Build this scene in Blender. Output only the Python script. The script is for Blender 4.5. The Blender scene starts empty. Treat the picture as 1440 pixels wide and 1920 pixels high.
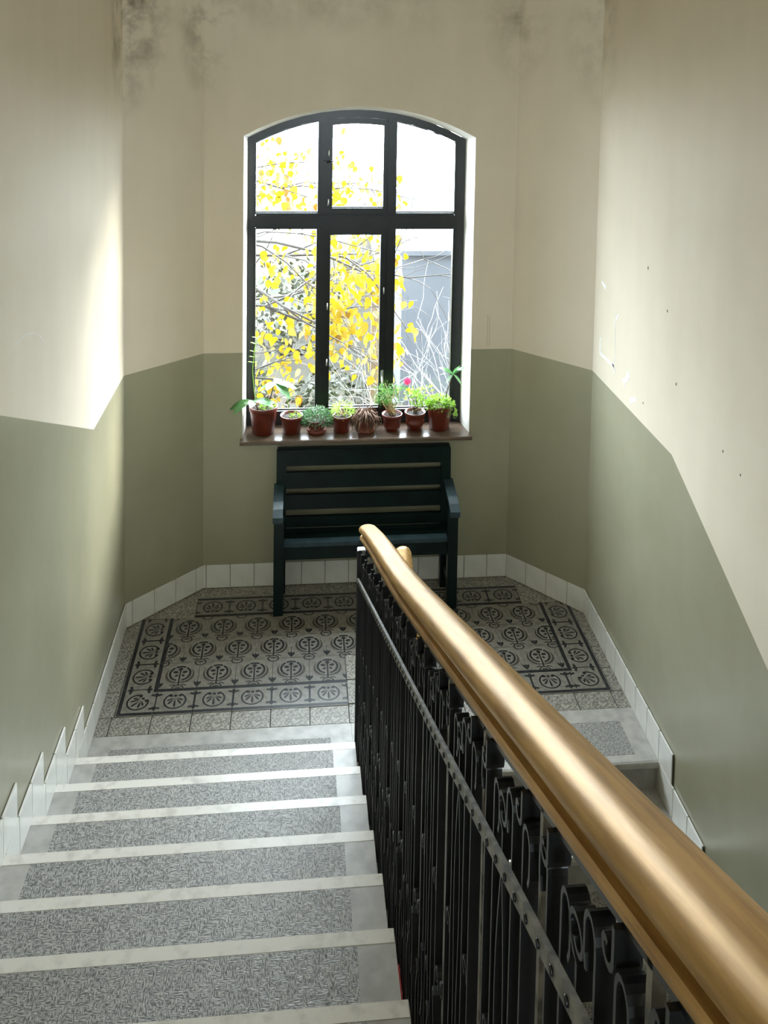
import bpy, bmesh, math, random
from mathutils import Vector, Matrix
random.seed(7)
S = bpy.context.scene
COL = S.collection

# ------------------------------------------------------------------ camera, sky, exposure
CAM = Vector((0.7205, -4.5688, 3.3406))
rt = Vector((0.9952317, -0.0961541, 0.0163788)); up = Vector((-0.0097342, 0.0691698, 0.9975574)); fw = Vector((0.0970521, 0.9929602, -0.0679040))
FPX, CX, CY = 1659.71, 724.69, 228.25
cd = bpy.data.cameras.new('camera'); cam = bpy.data.objects.new('camera', cd); COL.objects.link(cam)
m = Matrix((rt, up, -fw)).transposed().to_4x4(); m.translation = CAM; cam.matrix_world = m
cd.sensor_fit = 'HORIZONTAL'; cd.sensor_width = 36.0; cd.lens = 36.0 * FPX / 1440.0
cd.shift_x = (720 - CX) / 1440.0; cd.shift_y = (CY - 960) / 1440.0
cd.clip_start = 0.02; cd.clip_end = 300
S.camera = cam
S.view_settings.view_transform = 'Standard'; S.view_settings.look = 'None'
S.view_settings.gamma = 1.0; S.view_settings.use_curve_mapping = False
S.view_settings.exposure = 0.92
S.cycles.max_bounces = 8; S.cycles.diffuse_bounces = 5; S.cycles.glossy_bounces = 3; S.cycles.transmission_bounces = 4; S.cycles.transparent_max_bounces = 10
S.cycles.use_adaptive_sampling = True; S.cycles.adaptive_threshold = 0.04; S.cycles.sample_clamp_indirect = 8.0; S.cycles.caustics_reflective = False; S.cycles.caustics_refractive = False
W = bpy.data.worlds.new('sky'); S.world = W; W.use_nodes = True
bg = W.node_tree.nodes['Background']; bg.inputs[0].default_value = (0.80, 0.90, 1.0, 1); bg.inputs[1].default_value = 20.0
# low hazy autumn sun, outside to the right of the window
sd = bpy.data.lights.new('hazy_sun', 'SUN'); sd.energy = 8.0; sd.angle = math.radians(22); sd.color = (1.0, 0.96, 0.88)
so = bpy.data.objects.new('hazy_sun', sd); COL.objects.link(so); so.rotation_euler = Vector((-1.37, -1.0, -0.60)).to_track_quat('-Z', 'Y').to_euler(); so.location = (8, 8, 6)
# daylight portal in the window opening (guides sampling, gives off no light itself)
pl = bpy.data.lights.new('window_portal', 'AREA'); pl.shape = 'RECTANGLE'; pl.size = 1.46; pl.size_y = 2.1; pl.cycles.is_portal = True
po = bpy.data.objects.new('window_portal', pl); COL.objects.link(po); po.location = (1.09, 1.22, 2.0); po.rotation_euler = (math.radians(-90), 0, 0)

pl2 = pl.copy(); pl2.size = 1.6; pl2.size_y = 1.1; po2 = bpy.data.objects.new('fill_window_portal', pl2); COL.objects.link(po2); po2.location = (1.1, -7.44, 2.9); po2.rotation_euler = (math.radians(90), 0, 0)  # portal for the added fill window behind the camera

# ------------------------------------------------------------------ measured layout (metres, landing floor at z = 0)
XL, XR, YLc, YRc, YB = -0.275, 2.480, 0.532, 0.481, 0.903
XBL, XBR = 0.137, 2.087
R_, G_ = 0.1492, 0.3231           # rise, going
Y1 = -0.617                       # nosing of the lowest step of the upper flight
YN = -0.682                       # landing nosing of the lower flight
XS = 1.006                        # free end of the upper flight
XW = 1.205                        # free end of the lower flight
HD = 1.512                        # dado height
ZC, YF = 4.7, -7.3                # ceiling, wall behind the camera
SILL = 0.965
def zn(y): return R_ + (R_ / G_) * (Y1 - y)

# ------------------------------------------------------------------ material helpers
MATS = {}
def nd(nt, t, **kw):
    n = nt.nodes.new(t)
    for k, v in kw.items():
        if k.startswith('i_'): n.inputs[k[2:].replace('_', ' ')].default_value = v
        else: setattr(n, k, v)
    return n
def mat(name, col, rough=0.6, col2=None, scale=8.0, detail=4.0, bump=0.0, bscale=None, spec=0.5, metal=0.0, stretch=(1,1,1), ramp=(0.35,0.65), coat=0.0, trans=0.0, bdist=0.002, tilt=0.0):
    m = bpy.data.materials.new(name); m.use_nodes = True; nt = m.node_tree; b = nt.nodes['Principled BSDF']
    b.inputs['Base Color'].default_value = (*col, 1); b.inputs['Roughness'].default_value = rough
    b.inputs['Specular IOR Level'].default_value = spec; b.inputs['Metallic'].default_value = metal; b.inputs['Coat Weight'].default_value = coat
    b.inputs['Coat Roughness'].default_value = 0.12
    if col2 is not None or bump:
        tc = nd(nt, 'ShaderNodeTexCoord'); mp = nd(nt, 'ShaderNodeMapping'); mp.inputs['Scale'].default_value = stretch
        pr0 = nd(nt, 'ShaderNodeMapping'); pr0.inputs['Rotation'].default_value = (tilt, 0, 0); nt.links.new(tc.outputs['Object'], pr0.inputs['Vector']); nt.links.new(pr0.outputs[0], mp.inputs['Vector'])
        if col2 is not None:
            no = nd(nt, 'ShaderNodeTexNoise', i_Scale=scale, i_Detail=detail); nt.links.new(mp.outputs[0], no.inputs['Vector'])
            r = nd(nt, 'ShaderNodeValToRGB'); r.color_ramp.elements[0].position, r.color_ramp.elements[1].position = ramp
            r.color_ramp.elements[0].color = (*col2, 1); r.color_ramp.elements[1].color = (*col, 1)
            nt.links.new(no.outputs['Fac'], r.inputs[0]); nt.links.new(r.outputs[0], b.inputs['Base Color'])
        if bump:
            n2 = nd(nt, 'ShaderNodeTexNoise', i_Scale=bscale or scale, i_Detail=5.0); nt.links.new(mp.outputs[0], n2.inputs['Vector'])
            bp = nd(nt, 'ShaderNodeBump', i_Strength=bump, i_Distance=bdist); nt.links.new(n2.outputs['Fac'], bp.inputs['Height']); nt.links.new(bp.outputs[0], b.inputs['Normal'])
    if trans:
        out = nt.nodes['Material Output']; tr = nd(nt, 'ShaderNodeBsdfTranslucent'); mx = nd(nt, 'ShaderNodeMixShader'); mx.inputs[0].default_value = trans
        src = b.inputs['Base Color'].links[0].from_socket if b.inputs['Base Color'].links else None
        if src: nt.links.new(src, tr.inputs[0])
        else: tr.inputs[0].default_value = (*col, 1)
        nt.links.new(b.outputs[0], mx.inputs[1]); nt.links.new(tr.outputs[0], mx.inputs[2]); nt.links.new(mx.outputs[0], out.inputs[0])
    MATS[name] = m; return m

def wall_paint(name, col, col2, rough, spec, stain):
    """old brushed wall paint: cloudy tone, faint vertical wipe marks, soot smudges in the upper bay corners"""
    m = bpy.data.materials.new(name); m.use_nodes = True; nt = m.node_tree; b = nt.nodes['Principled BSDF']; L = nt.links.new
    b.inputs['Roughness'].default_value = rough; b.inputs['Specular IOR Level'].default_value = spec
    tc = nd(nt, 'ShaderNodeTexCoord')
    n1 = nd(nt, 'ShaderNodeTexNoise', i_Scale=1.3, i_Detail=6.0, i_Roughness=0.6); L(tc.outputs['Object'], n1.inputs['Vector'])
    r1 = nd(nt, 'ShaderNodeValToRGB'); r1.color_ramp.elements[0].position = 0.3; r1.color_ramp.elements[1].position = 0.7
    r1.color_ramp.elements[0].color = (*col2, 1); r1.color_ramp.elements[1].color = (*col, 1); L(n1.outputs['Fac'], r1.inputs[0])
    mp = nd(nt, 'ShaderNodeMapping'); mp.inputs['Scale'].default_value = (4, 4, 0.7); L(tc.outputs['Object'], mp.inputs['Vector'])
    n2 = nd(nt, 'ShaderNodeTexNoise', i_Scale=1.6, i_Detail=5.0); L(mp.outputs[0], n2.inputs['Vector'])
    r2 = nd(nt, 'ShaderNodeValToRGB'); r2.color_ramp.elements[0].position = 0.3; r2.color_ramp.elements[1].position = 0.75
    r2.color_ramp.elements[0].color = (0.965, 0.965, 0.965, 1); r2.color_ramp.elements[1].color = (1.01, 1.01, 1.01, 1); L(n2.outputs['Fac'], r2.inputs[0])
    mul = nd(nt, 'ShaderNodeMix', data_type='RGBA', blend_type='MULTIPLY'); mul.inputs[0].default_value = 1.0
    L(r1.outputs[0], mul.inputs[6]); L(r2.outputs[0], mul.inputs[7])
    last = mul.outputs[2]
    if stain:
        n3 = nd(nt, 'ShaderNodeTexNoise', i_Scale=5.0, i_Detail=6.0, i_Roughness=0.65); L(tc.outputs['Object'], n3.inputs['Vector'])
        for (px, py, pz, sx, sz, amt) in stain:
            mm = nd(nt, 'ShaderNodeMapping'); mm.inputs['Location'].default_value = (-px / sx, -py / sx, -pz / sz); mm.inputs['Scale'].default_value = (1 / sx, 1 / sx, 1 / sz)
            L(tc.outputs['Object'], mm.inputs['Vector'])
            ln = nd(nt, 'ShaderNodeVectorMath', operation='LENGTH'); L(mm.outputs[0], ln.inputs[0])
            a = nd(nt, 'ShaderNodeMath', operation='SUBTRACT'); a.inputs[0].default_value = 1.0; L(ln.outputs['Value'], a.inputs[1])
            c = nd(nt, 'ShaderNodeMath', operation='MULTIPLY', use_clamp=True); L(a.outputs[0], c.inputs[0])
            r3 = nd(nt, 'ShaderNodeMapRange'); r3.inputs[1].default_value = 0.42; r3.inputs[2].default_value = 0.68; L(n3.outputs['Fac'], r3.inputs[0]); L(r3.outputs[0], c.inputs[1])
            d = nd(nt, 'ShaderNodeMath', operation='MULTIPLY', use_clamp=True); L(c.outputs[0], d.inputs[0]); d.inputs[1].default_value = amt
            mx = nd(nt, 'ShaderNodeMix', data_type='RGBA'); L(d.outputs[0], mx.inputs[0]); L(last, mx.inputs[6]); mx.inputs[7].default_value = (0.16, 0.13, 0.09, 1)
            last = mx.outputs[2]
    L(last, b.inputs['Base Color'])
    n4 = nd(nt, 'ShaderNodeTexNoise', i_Scale=14.0, i_Detail=6.0); L(tc.outputs['Object'], n4.inputs['Vector'])
    bp = nd(nt, 'ShaderNodeBump', i_Strength=0.25, i_Distance=0.004); L(n4.outputs['Fac'], bp.inputs['Height']); L(bp.outputs[0], b.inputs['Normal'])
    MATS[name] = m; return m

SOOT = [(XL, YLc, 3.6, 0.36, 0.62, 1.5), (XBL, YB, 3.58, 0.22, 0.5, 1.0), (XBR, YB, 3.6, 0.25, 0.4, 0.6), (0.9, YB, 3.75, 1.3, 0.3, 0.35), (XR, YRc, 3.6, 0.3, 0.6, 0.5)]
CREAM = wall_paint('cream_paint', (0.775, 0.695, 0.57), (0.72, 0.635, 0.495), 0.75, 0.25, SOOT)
SAGE = wall_paint('sage_oil_paint', (0.405, 0.385, 0.275), (0.35, 0.33, 0.225), 0.27, 0.6, [])
REVEAL = mat('reveal_paint', (0.82, 0.80, 0.75), 0.6, (0.74, 0.72, 0.66), 5)
mat('ceiling_paint', (0.72, 0.68, 0.58), 0.8, (0.66, 0.62, 0.52), 2)
mat('glazed_white', (0.88, 0.87, 0.82), 0.16, (0.80, 0.785, 0.72), 9, ramp=(0.25, 0.6), bump=0.05, bscale=30)
mat('grout', (0.07, 0.065, 0.055), 0.9, (0.04, 0.037, 0.03), 30)
mat('tile_ground', (0.25, 0.23, 0.20), 0.31, (0.16, 0.147, 0.125), 26, spec=0.75, ramp=(0.3, 0.6), bump=0.1, bscale=60)
mat('tile_ink', (0.010, 0.012, 0.015), 0.33, (0.028, 0.03, 0.033), 34, ramp=(0.3, 0.62))
mat('tile_umber', (0.06, 0.054, 0.045), 0.3, (0.095, 0.085, 0.07), 40)
def terrazzo(name, base, chip, dark, sc, rough):
    m = bpy.data.materials.new(name); m.use_nodes = True; nt = m.node_tree; b = nt.nodes['Principled BSDF']; L = nt.links.new
    b.inputs['Roughness'].default_value = rough
    tc = nd(nt, 'ShaderNodeTexCoord')
    v = nd(nt, 'ShaderNodeTexVoronoi', i_Scale=sc); L(tc.outputs['Object'], v.inputs['Vector'])
    r = nd(nt, 'ShaderNodeValToRGB'); cr = r.color_ramp; cr.interpolation = 'CONSTANT'
    cr.elements[0].position = 0; cr.elements[0].color = (*dark, 1); cr.elements[1].position = 0.32; cr.elements[1].color = (*base, 1)
    e = cr.elements.new(0.68); e.color = (*chip, 1)
    sp = nd(nt, 'ShaderNodeSeparateColor'); L(v.outputs['Color'], sp.inputs[0]); L(sp.outputs[0], r.inputs[0])
    n = nd(nt, 'ShaderNodeTexNoise', i_Scale=2.5, i_Detail=5.0); L(tc.outputs['Object'], n.inputs['Vector'])
    r2 = nd(nt, 'ShaderNodeValToRGB'); r2.color_ramp.elements[0].color = (0.72, 0.70, 0.66, 1); r2.color_ramp.elements[1].color = (1.1, 1.1, 1.1, 1)
    L(n.outputs['Fac'], r2.inputs[0])
    mx = nd(nt, 'ShaderNodeMix', data_type='RGBA', blend_type='MULTIPLY'); mx.inputs[0].default_value = 1; L(r.outputs[0], mx.inputs[6]); L(r2.outputs[0], mx.inputs[7]); L(mx.outputs[2], b.inputs['Base Color'])
    bp = nd(nt, 'ShaderNodeBump', i_Strength=0.25, i_Distance=0.001); L(sp.outputs[0], bp.inputs['Height']); L(bp.outputs[0], b.inputs['Normal'])
    MATS[name] = m
terrazzo('terrazzo', (0.33, 0.31, 0.28), (0.50, 0.48, 0.43), (0.18, 0.165, 0.145), 170, 0.38)
mat('limestone', (0.50, 0.485, 0.455), 0.38, (0.36, 0.345, 0.32), 16, 8, bump=0.2, bscale=45, ramp=(0.3, 0.6))
mat('worn_nosing', (0.86, 0.82, 0.765), 0.30, (0.66, 0.625, 0.575), 22, 8, bump=0.15, bscale=40, ramp=(0.28, 0.5))
def hammered():
    """bush-hammered tread field: small blocks with dark cuts running both ways"""
    m = bpy.data.materials.new('hammered_stone'); m.use_nodes = True; nt = m.node_tree; b = nt.nodes['Principled BSDF']; L = nt.links.new
    b.inputs['Roughness'].default_value = 0.5
    tc = nd(nt, 'ShaderNodeTexCoord'); mp = nd(nt, 'ShaderNodeMapping'); mp.inputs['Scale'].default_value = (1.0, 1.0, 1.0); L(tc.outputs['Object'], mp.inputs['Vector'])
    def cut(sx, sy):
        q = nd(nt, 'ShaderNodeMapping'); q.inputs['Scale'].default_value = (sx, sy, 1); L(mp.outputs[0], q.inputs['Vector'])
        n = nd(nt, 'ShaderNodeTexNoise', i_Scale=1.0, i_Detail=2.0); L(q.outputs[0], n.inputs['Vector']); return n
    a = cut(300, 80); c = cut(80, 300)
    sel = nd(nt, 'ShaderNodeTexVoronoi', i_Scale=75, distance='CHEBYCHEV'); L(mp.outputs[0], sel.inputs['Vector'])
    sp = nd(nt, 'ShaderNodeSeparateColor'); L(sel.outputs['Color'], sp.inputs[0])
    gt = nd(nt, 'ShaderNodeMath', operation='GREATER_THAN'); L(sp.outputs[0], gt.inputs[0]); gt.inputs[1].default_value = 0.5
    mx = nd(nt, 'ShaderNodeMix', data_type='FLOAT'); L(gt.outputs[0], mx.inputs[0]); L(a.outputs['Fac'], mx.inputs[2]); L(c.outputs['Fac'], mx.inputs[3])
    r = nd(nt, 'ShaderNodeValToRGB'); cr = r.color_ramp; cr.elements[0].position = 0.38; cr.elements[0].color = (0.12, 0.117, 0.112, 1); cr.elements[1].position = 0.60; cr.elements[1].color = (0.47, 0.455, 0.43, 1)
    L(mx.outputs[0], r.inputs[0]); L(r.outputs[0], b.inputs['Base Color'])
    bp = nd(nt, 'ShaderNodeBump', i_Strength=0.7, i_Distance=0.003); L(mx.outputs[0], bp.inputs['Height']); L(bp.outputs[0], b.inputs['Normal'])
    MATS['hammered_stone'] = m
hammered()
mat('black_iron', (0.005, 0.0055, 0.0065), 0.38, (0.010, 0.010, 0.010), 40, bump=0.15, bscale=60, ramp=(0.25, 0.6), spec=0.6)
mat('worn_iron', (0.02, 0.02, 0.02), 0.4, (0.09, 0.085, 0.075), 35, ramp=(0.4, 0.62), spec=0.6, bump=0.15, bscale=70)
mat('lit_iron', (0.24, 0.225, 0.195), 0.45, (0.08, 0.076, 0.066), 35, ramp=(0.35, 0.6), spec=0.6, bump=0.15, bscale=70)  # iron lightened to paint the light caught by posts and middle bar
mat('varnished_oak', (0.52, 0.315, 0.115), 0.36, (0.28, 0.15, 0.048), 9, 8, stretch=(9, 0.55, 9), ramp=(0.32, 0.62), coat=0.0, bump=0.12, bscale=14, tilt=math.atan(0.4618), spec=0.35, metal=0.2)
M0 = MATS['varnished_oak'].node_tree.nodes['Principled BSDF']; M0.inputs['Specular Tint'].default_value = (1.0, 0.66, 0.26, 1)
mat('bench_green', (0.003, 0.014, 0.012), 0.32, (0.0015, 0.007, 0.007), 12, spec=0.3, bump=0.1, bscale=30)
mat('bench_lit', (0.035, 0.065, 0.08), 0.35, (0.018, 0.036, 0.044), 12, bump=0.1, bscale=30)  # paler bench green: light on armrests and front slat put into the colour
mat('frame_green', (0.009, 0.013, 0.011), 0.34, (0.005, 0.007, 0.006), 12, bump=0.1, bscale=30)
mat('sill_wood', (0.17, 0.12, 0.09), 0.22, (0.10, 0.07, 0.05), 10, stretch=(1, 8, 8), bump=0.1)
mat('terracotta', (0.16, 0.026, 0.012), 0.36, (0.12, 0.018, 0.009), 14)
mat('terracotta_pale', (0.24, 0.07, 0.042), 0.5, (0.16, 0.035, 0.02), 14)
mat('soil', (0.035, 0.022, 0.015), 0.95, (0.012, 0.008, 0.006), 60, bump=0.8, bscale=70, bdist=0.006)
mat('steel', (0.55, 0.55, 0.52), 0.35, metal=0.9)
mat('grey_green_leaf', (0.10, 0.20, 0.08), 0.5, (0.05, 0.12, 0.05), 40, trans=0.35)
mat('broad_leaf', (0.07, 0.22, 0.06), 0.3, (0.45, 0.50, 0.30), 55, ramp=(0.36, 0.42), trans=0.35)
mat('light_leaf', (0.32, 0.50, 0.08), 0.45, (0.20, 0.36, 0.05), 40, trans=0.5)
mat('mid_leaf', (0.14, 0.33, 0.06), 0.45, (0.08, 0.20, 0.04), 40, trans=0.4)
mat('dry_leaf', (0.30, 0.18, 0.12), 0.7, (0.12, 0.06, 0.045), 40, trans=0.15)
mat('straw_stem', (0.50, 0.40, 0.20), 0.7, (0.36, 0.27, 0.13), 40)
mat('brown_stem', (0.15, 0.09, 0.05), 0.7, (0.08, 0.05, 0.03), 40)
mat('white_petal', (0.85, 0.83, 0.88), 0.5, trans=0.4)
mat('red_petal', (0.75, 0.06, 0.16), 0.5, trans=0.4)
mat('red_plastic', (0.55, 0.02, 0.02), 0.4)
mat('white_scrap', (0.86, 0.85, 0.82), 0.7)
mat('faint_mark', (0.50, 0.43, 0.34), 0.8)
mat('dark_speck', (0.05, 0.035, 0.025), 0.8)
mat('yellow_leaf', (0.23, 0.165, 0.003), 0.5, (0.19, 0.12, 0.003), 3, trans=0.5)
mat('amber_leaf', (0.15, 0.075, 0.005), 0.5, (0.10, 0.045, 0.004), 3, trans=0.5)
mat('bark', (0.075, 0.068, 0.062), 0.85, (0.045, 0.04, 0.036), 20)
mat('pale_bark', (0.22, 0.215, 0.21), 0.85, (0.15, 0.147, 0.142), 20)
mat('hill_grass', (0.026, 0.020, 0.011), 0.95, (0.012, 0.012, 0.006), 3.5, 8, ramp=(0.35, 0.62))
mat('grey_render', (0.075, 0.08, 0.09), 0.9, (0.062, 0.067, 0.077), 1.2)
mat('facade_render', (0.16, 0.15, 0.13), 0.9, (0.13, 0.12, 0.105), 2)
mat('roof_tile', (0.25, 0.12, 0.08), 0.85)
mat('tan_wood', (0.16, 0.115, 0.06), 0.8, (0.11, 0.075, 0.04), 10, stretch=(6, 6, 1))
mat('hedge_leaf', (0.022, 0.024, 0.009), 0.6, (0.013, 0.015, 0.005), 5, trans=0.3)
def glass():
    m = bpy.data.materials.new('window_glass'); m.use_nodes = True; nt = m.node_tree; L = nt.links.new
    for n in list(nt.nodes):
        if n.type == 'BSDF_PRINCIPLED': nt.nodes.remove(n)
    t = nd(nt, 'ShaderNodeBsdfTransparent'); t.inputs[0].default_value = (0.97, 0.985, 0.975, 1); g = nd(nt, 'ShaderNodeBsdfGlossy'); g.inputs['Roughness'].default_value = 0.02
    lw = nd(nt, 'ShaderNodeLayerWeight', i_Blend=0.5); pw = nd(nt, 'ShaderNodeMath', operation='POWER'); L(lw.outputs['Facing'], pw.inputs[0]); pw.inputs[1].default_value = 5.0; f = nd(nt, 'ShaderNodeMath', operation='MULTIPLY_ADD'); L(pw.outputs[0], f.inputs[0]); f.inputs[1].default_value = 0.9; f.inputs[2].default_value = 0.035; mx = nd(nt, 'ShaderNodeMixShader'); L(f.outputs[0], mx.inputs[0]); L(t.outputs[0], mx.inputs[1]); L(g.outputs[0], mx.inputs[2])
    L(mx.outputs[0], nt.nodes['Material Output'].inputs[0]); MATS['window_glass'] = m
glass()
M = MATS

# ------------------------------------------------------------------ mesh helpers
class MB:
    def __init__(s): s.v = []; s.f = []; s.m = []; s.sm = []
    def add(s, vs, fs, mi=0, smooth=False):
        o = len(s.v); s.v += [tuple(v) for v in vs]
        for f in fs: s.f.append(tuple(i + o for i in f)); s.m.append(mi); s.sm.append(smooth)
    def quad(s, a, b, c, d, mi=0): s.add([a, b, c, d], [(0, 1, 2, 3)], mi)
    def box(s, x0, x1, y0, y1, z0, z1, mi=0, bev=0.0):
        if bev <= 0:
            vs = [(x, y, z) for z in (z0, z1) for y in (y0, y1) for x in (x0, x1)]
            s.add(vs, [(0, 2, 3, 1), (4, 5, 7, 6), (0, 1, 5, 4), (2, 6, 7, 3), (0, 4, 6, 2), (1, 3, 7, 5)], mi); return
        b = bmesh.new(); bmesh.ops.create_cube(b, size=1)
        for v in b.verts: v.co = Vector(((x0 + x1) / 2 + v.co.x * (x1 - x0), (y0 + y1) / 2 + v.co.y * (y1 - y0), (z0 + z1) / 2 + v.co.z * (z1 - z0)))
        bmesh.ops.bevel(b, geom=b.edges[:], offset=bev, segments=2, affect='EDGES')
        b.verts.index_update(); s.add([v.co.copy() for v in b.verts], [[v.index for v in f.verts] for f in b.faces], mi); b.free()
    def prism(s, poly, d, mi=0):
        """poly: list of 3d points (planar); d: extrusion vector"""
        n = len(poly); d = Vector(d); a = [Vector(p) for p in poly]
        s.add(a + [p + d for p in a], [tuple(range(n))[::-1], tuple(range(n, 2 * n))] + [(i, (i + 1) % n, n + (i + 1) % n, n + i) for i in range(n)], mi)
    def tube(s, pts, rad, n=6, mi=0, smooth=True, cap=True):
        pts = [Vector(p) for p in pts]; rings = []; k = len(pts); o = len(s.v); ref = None
        for i, p in enumerate(pts):
            t = (pts[min(i + 1, k - 1)] - pts[max(i - 1, 0)]);
            t = t.normalized() if t.length > 1e-9 else Vector((0, 0, 1))
            if ref is None: ref = Vector((1, 0, 0)) if abs(t.x) < 0.8 else Vector((0, 1, 0))
            u = (ref - t * ref.dot(t)); u = u.normalized() if u.length > 1e-6 else t.orthogonal().normalized(); w = t.cross(u); ref = u
            r = rad[i] if isinstance(rad, (list, tuple)) else rad
            rings.append([p + u * (r * math.cos(2 * math.pi * j / n)) + w * (r * math.sin(2 * math.pi * j / n)) for j in range(n)])
        vs = [q for rg in rings for q in rg]
        fs = [(i * n + j, i * n + (j + 1) % n, (i + 1) * n + (j + 1) % n, (i + 1) * n + j) for i in range(k - 1) for j in range(n)]
        if cap: fs += [tuple(range(n))[::-1], tuple(range((k - 1) * n, k * n))]
        s.add(vs, fs, mi, smooth)
    def lathe(s, prof, n=24, mi=0, c=(0, 0, 0)):
        vs = [(c[0] + r * math.cos(2 * math.pi * j / n), c[1] + r * math.sin(2 * math.pi * j / n), c[2] + z) for r, z in prof for j in range(n)]
        k = len(prof); fs = [(i * n + j, i * n + (j + 1) % n, (i + 1) * n + (j + 1) % n, (i + 1) * n + j) for i in range(k - 1) for j in range(n)]
        fs += [tuple(range(n))[::-1], tuple(range((k - 1) * n, k * n))]
        s.add(vs, fs, mi, True)
    def sweep(s, prof, path, mi=0, smooth=False):
        """prof: closed 2d loop (x, z) carried unrotated along path points (dx, y, z)"""
        n = len(prof); vs = [(p[0] + a, p[1], p[2] + c) for p in path for a, c in prof]; k = len(path)
        fs = [(i * n + j, i * n + (j + 1) % n, (i + 1) * n + (j + 1) % n, (i + 1) * n + j) for i in range(k - 1) for j in range(n)]
        fs += [tuple(range(n))[::-1], tuple(range((k - 1) * n, k * n))]
        s.add(vs, fs, mi, smooth)
    def strip(s, path, x0, x1, t, mi=0, taper=None):
        """flat iron strip along (y, z) path, thickness t in its plane, from x0 to x1"""
        k = len(path); vs = []
        for i, (y, z) in enumerate(path):
            a = path[max(i - 1, 0)]; b = path[min(i + 1, k - 1)]; dy, dz = b[0] - a[0], b[1] - a[1]; l = math.hypot(dy, dz) or 1
            ny, nz = -dz / l * t / 2, dy / l * t / 2
            vs += [(x0, y + ny, z + nz), (x1, y + ny, z + nz), (x1, y - ny, z - nz), (x0, y - ny, z - nz)]
        fs = [(i * 4 + j, i * 4 + (j + 1) % 4, (i + 1) * 4 + (j + 1) % 4, (i + 1) * 4 + j) for i in range(k - 1) for j in range(4)] + [(3, 2, 1, 0), (k * 4 - 4, k * 4 - 3, k * 4 - 2, k * 4 - 1)]
        s.add(vs, fs, mi)
    def mesh(s, name, mats):
        me = bpy.data.meshes.new(name); me.from_pydata(s.v, [], s.f)
        for q in (mats if isinstance(mats, (list, tuple)) else [mats]): me.materials.append(M[q] if isinstance(q, str) else q)
        me.polygons.foreach_set('material_index', s.m); me.polygons.foreach_set('use_smooth', s.sm)
        b = bmesh.new(); b.from_mesh(me); bmesh.ops.recalc_face_normals(b, faces=b.faces[:]); b.to_mesh(me); b.free(); me.update(); return me
    def build(s, name, mats, parent=None, loc=(0, 0, 0)): return place(name, s.mesh(name, mats), parent, loc)
def place(name, me, parent=None, loc=(0, 0, 0), rot=(0, 0, 0), scale=None):
    o = bpy.data.objects.new(name, me); COL.objects.link(o); o.location = loc; o.rotation_euler = rot
    if scale is not None: o.scale = scale if hasattr(scale, '__len__') else (scale,) * 3
    if parent is not None: o.parent = parent
    return o
def tag(o, label, cat, group=None, kind=None):
    o['label'] = label; o['category'] = cat
    if group: o['group'] = group
    if kind: o['kind'] = kind
    return o
def struct(o, label, cat): return tag(o, label, cat, kind='structure')
def empty(name, loc): return place(name, None, None, loc)

# ------------------------------------------------------------------ walls
def wall_mesh(pts_xy, dado, z0, z1, inward, th=0.12):
    """straight wall from A to B; dado: list of (t along, z); lower part sage, upper part cream"""
    (ax, ay), (bx, by) = pts_xy; b = MB(); n = Vector(inward).normalized() * -th
    P = lambda t, z: Vector((ax + (bx - ax) * t, ay + (by - ay) * t, z))
    low = [P(0, z0), P(1, z0)] + [P(t, z) for t, z in reversed(dado)]
    upp = [P(t, z) for t, z in dado] + [P(1, z1), P(0, z1)]
    for poly, mi in ((low, 1), (upp, 0)): b.prism(poly, n, mi)
    return b
LOWZ = -R_ * 13
def tl(y): return (YLc - y) / (YLc - YF)
def trr(y): return (YRc - y) / (YRc - YF)
yl0, yr0 = -0.214, -0.66
b = wall_mesh(((XL, YLc), (XL, YF)), [(0, HD), (tl(yl0), HD), (tl(-5.2), HD + (R_ / G_) * (yl0 + 5.2)), (1, HD + (R_ / G_) * (yl0 + 5.2))], LOWZ - 0.2, ZC, (1, 0, 0))
wl = struct(b.build('wall_left', [CREAM, SAGE]), 'left stairwell wall, cream above a sage green painted dado', 'wall')
b = wall_mesh(((XR, YRc), (XR, YF)), [(0, HD), (trr(yr0), HD), (trr(yr0 - 4.2), HD - (R_ / G_) * 4.2), (1, HD - (R_ / G_) * 4.2)], LOWZ - 0.2, ZC, (-1, 0, 0))
wr = struct(b.build('wall_right', [CREAM, SAGE]), 'right stairwell wall with dado line dropping along the lower flight', 'wall')
b = wall_mesh(((XBL, YB), (XL, YLc)), [(0, HD), (1, HD)], -0.2, ZC, (YB - YLc, -(XBL - XL), 0))
wbl = struct(b.build('wall_back_left', [CREAM, SAGE]), 'slanted bay wall left of the window', 'wall')
b = wall_mesh(((XBR, YB), (XR, YRc)), [(0, HD), (1, HD)], -0.2, ZC, (-(YB - YRc), -(XR - XBR), 0))
wbr = struct(b.build('wall_back_right', [CREAM, SAGE]), 'slanted bay wall right of the window', 'wall')
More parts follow.
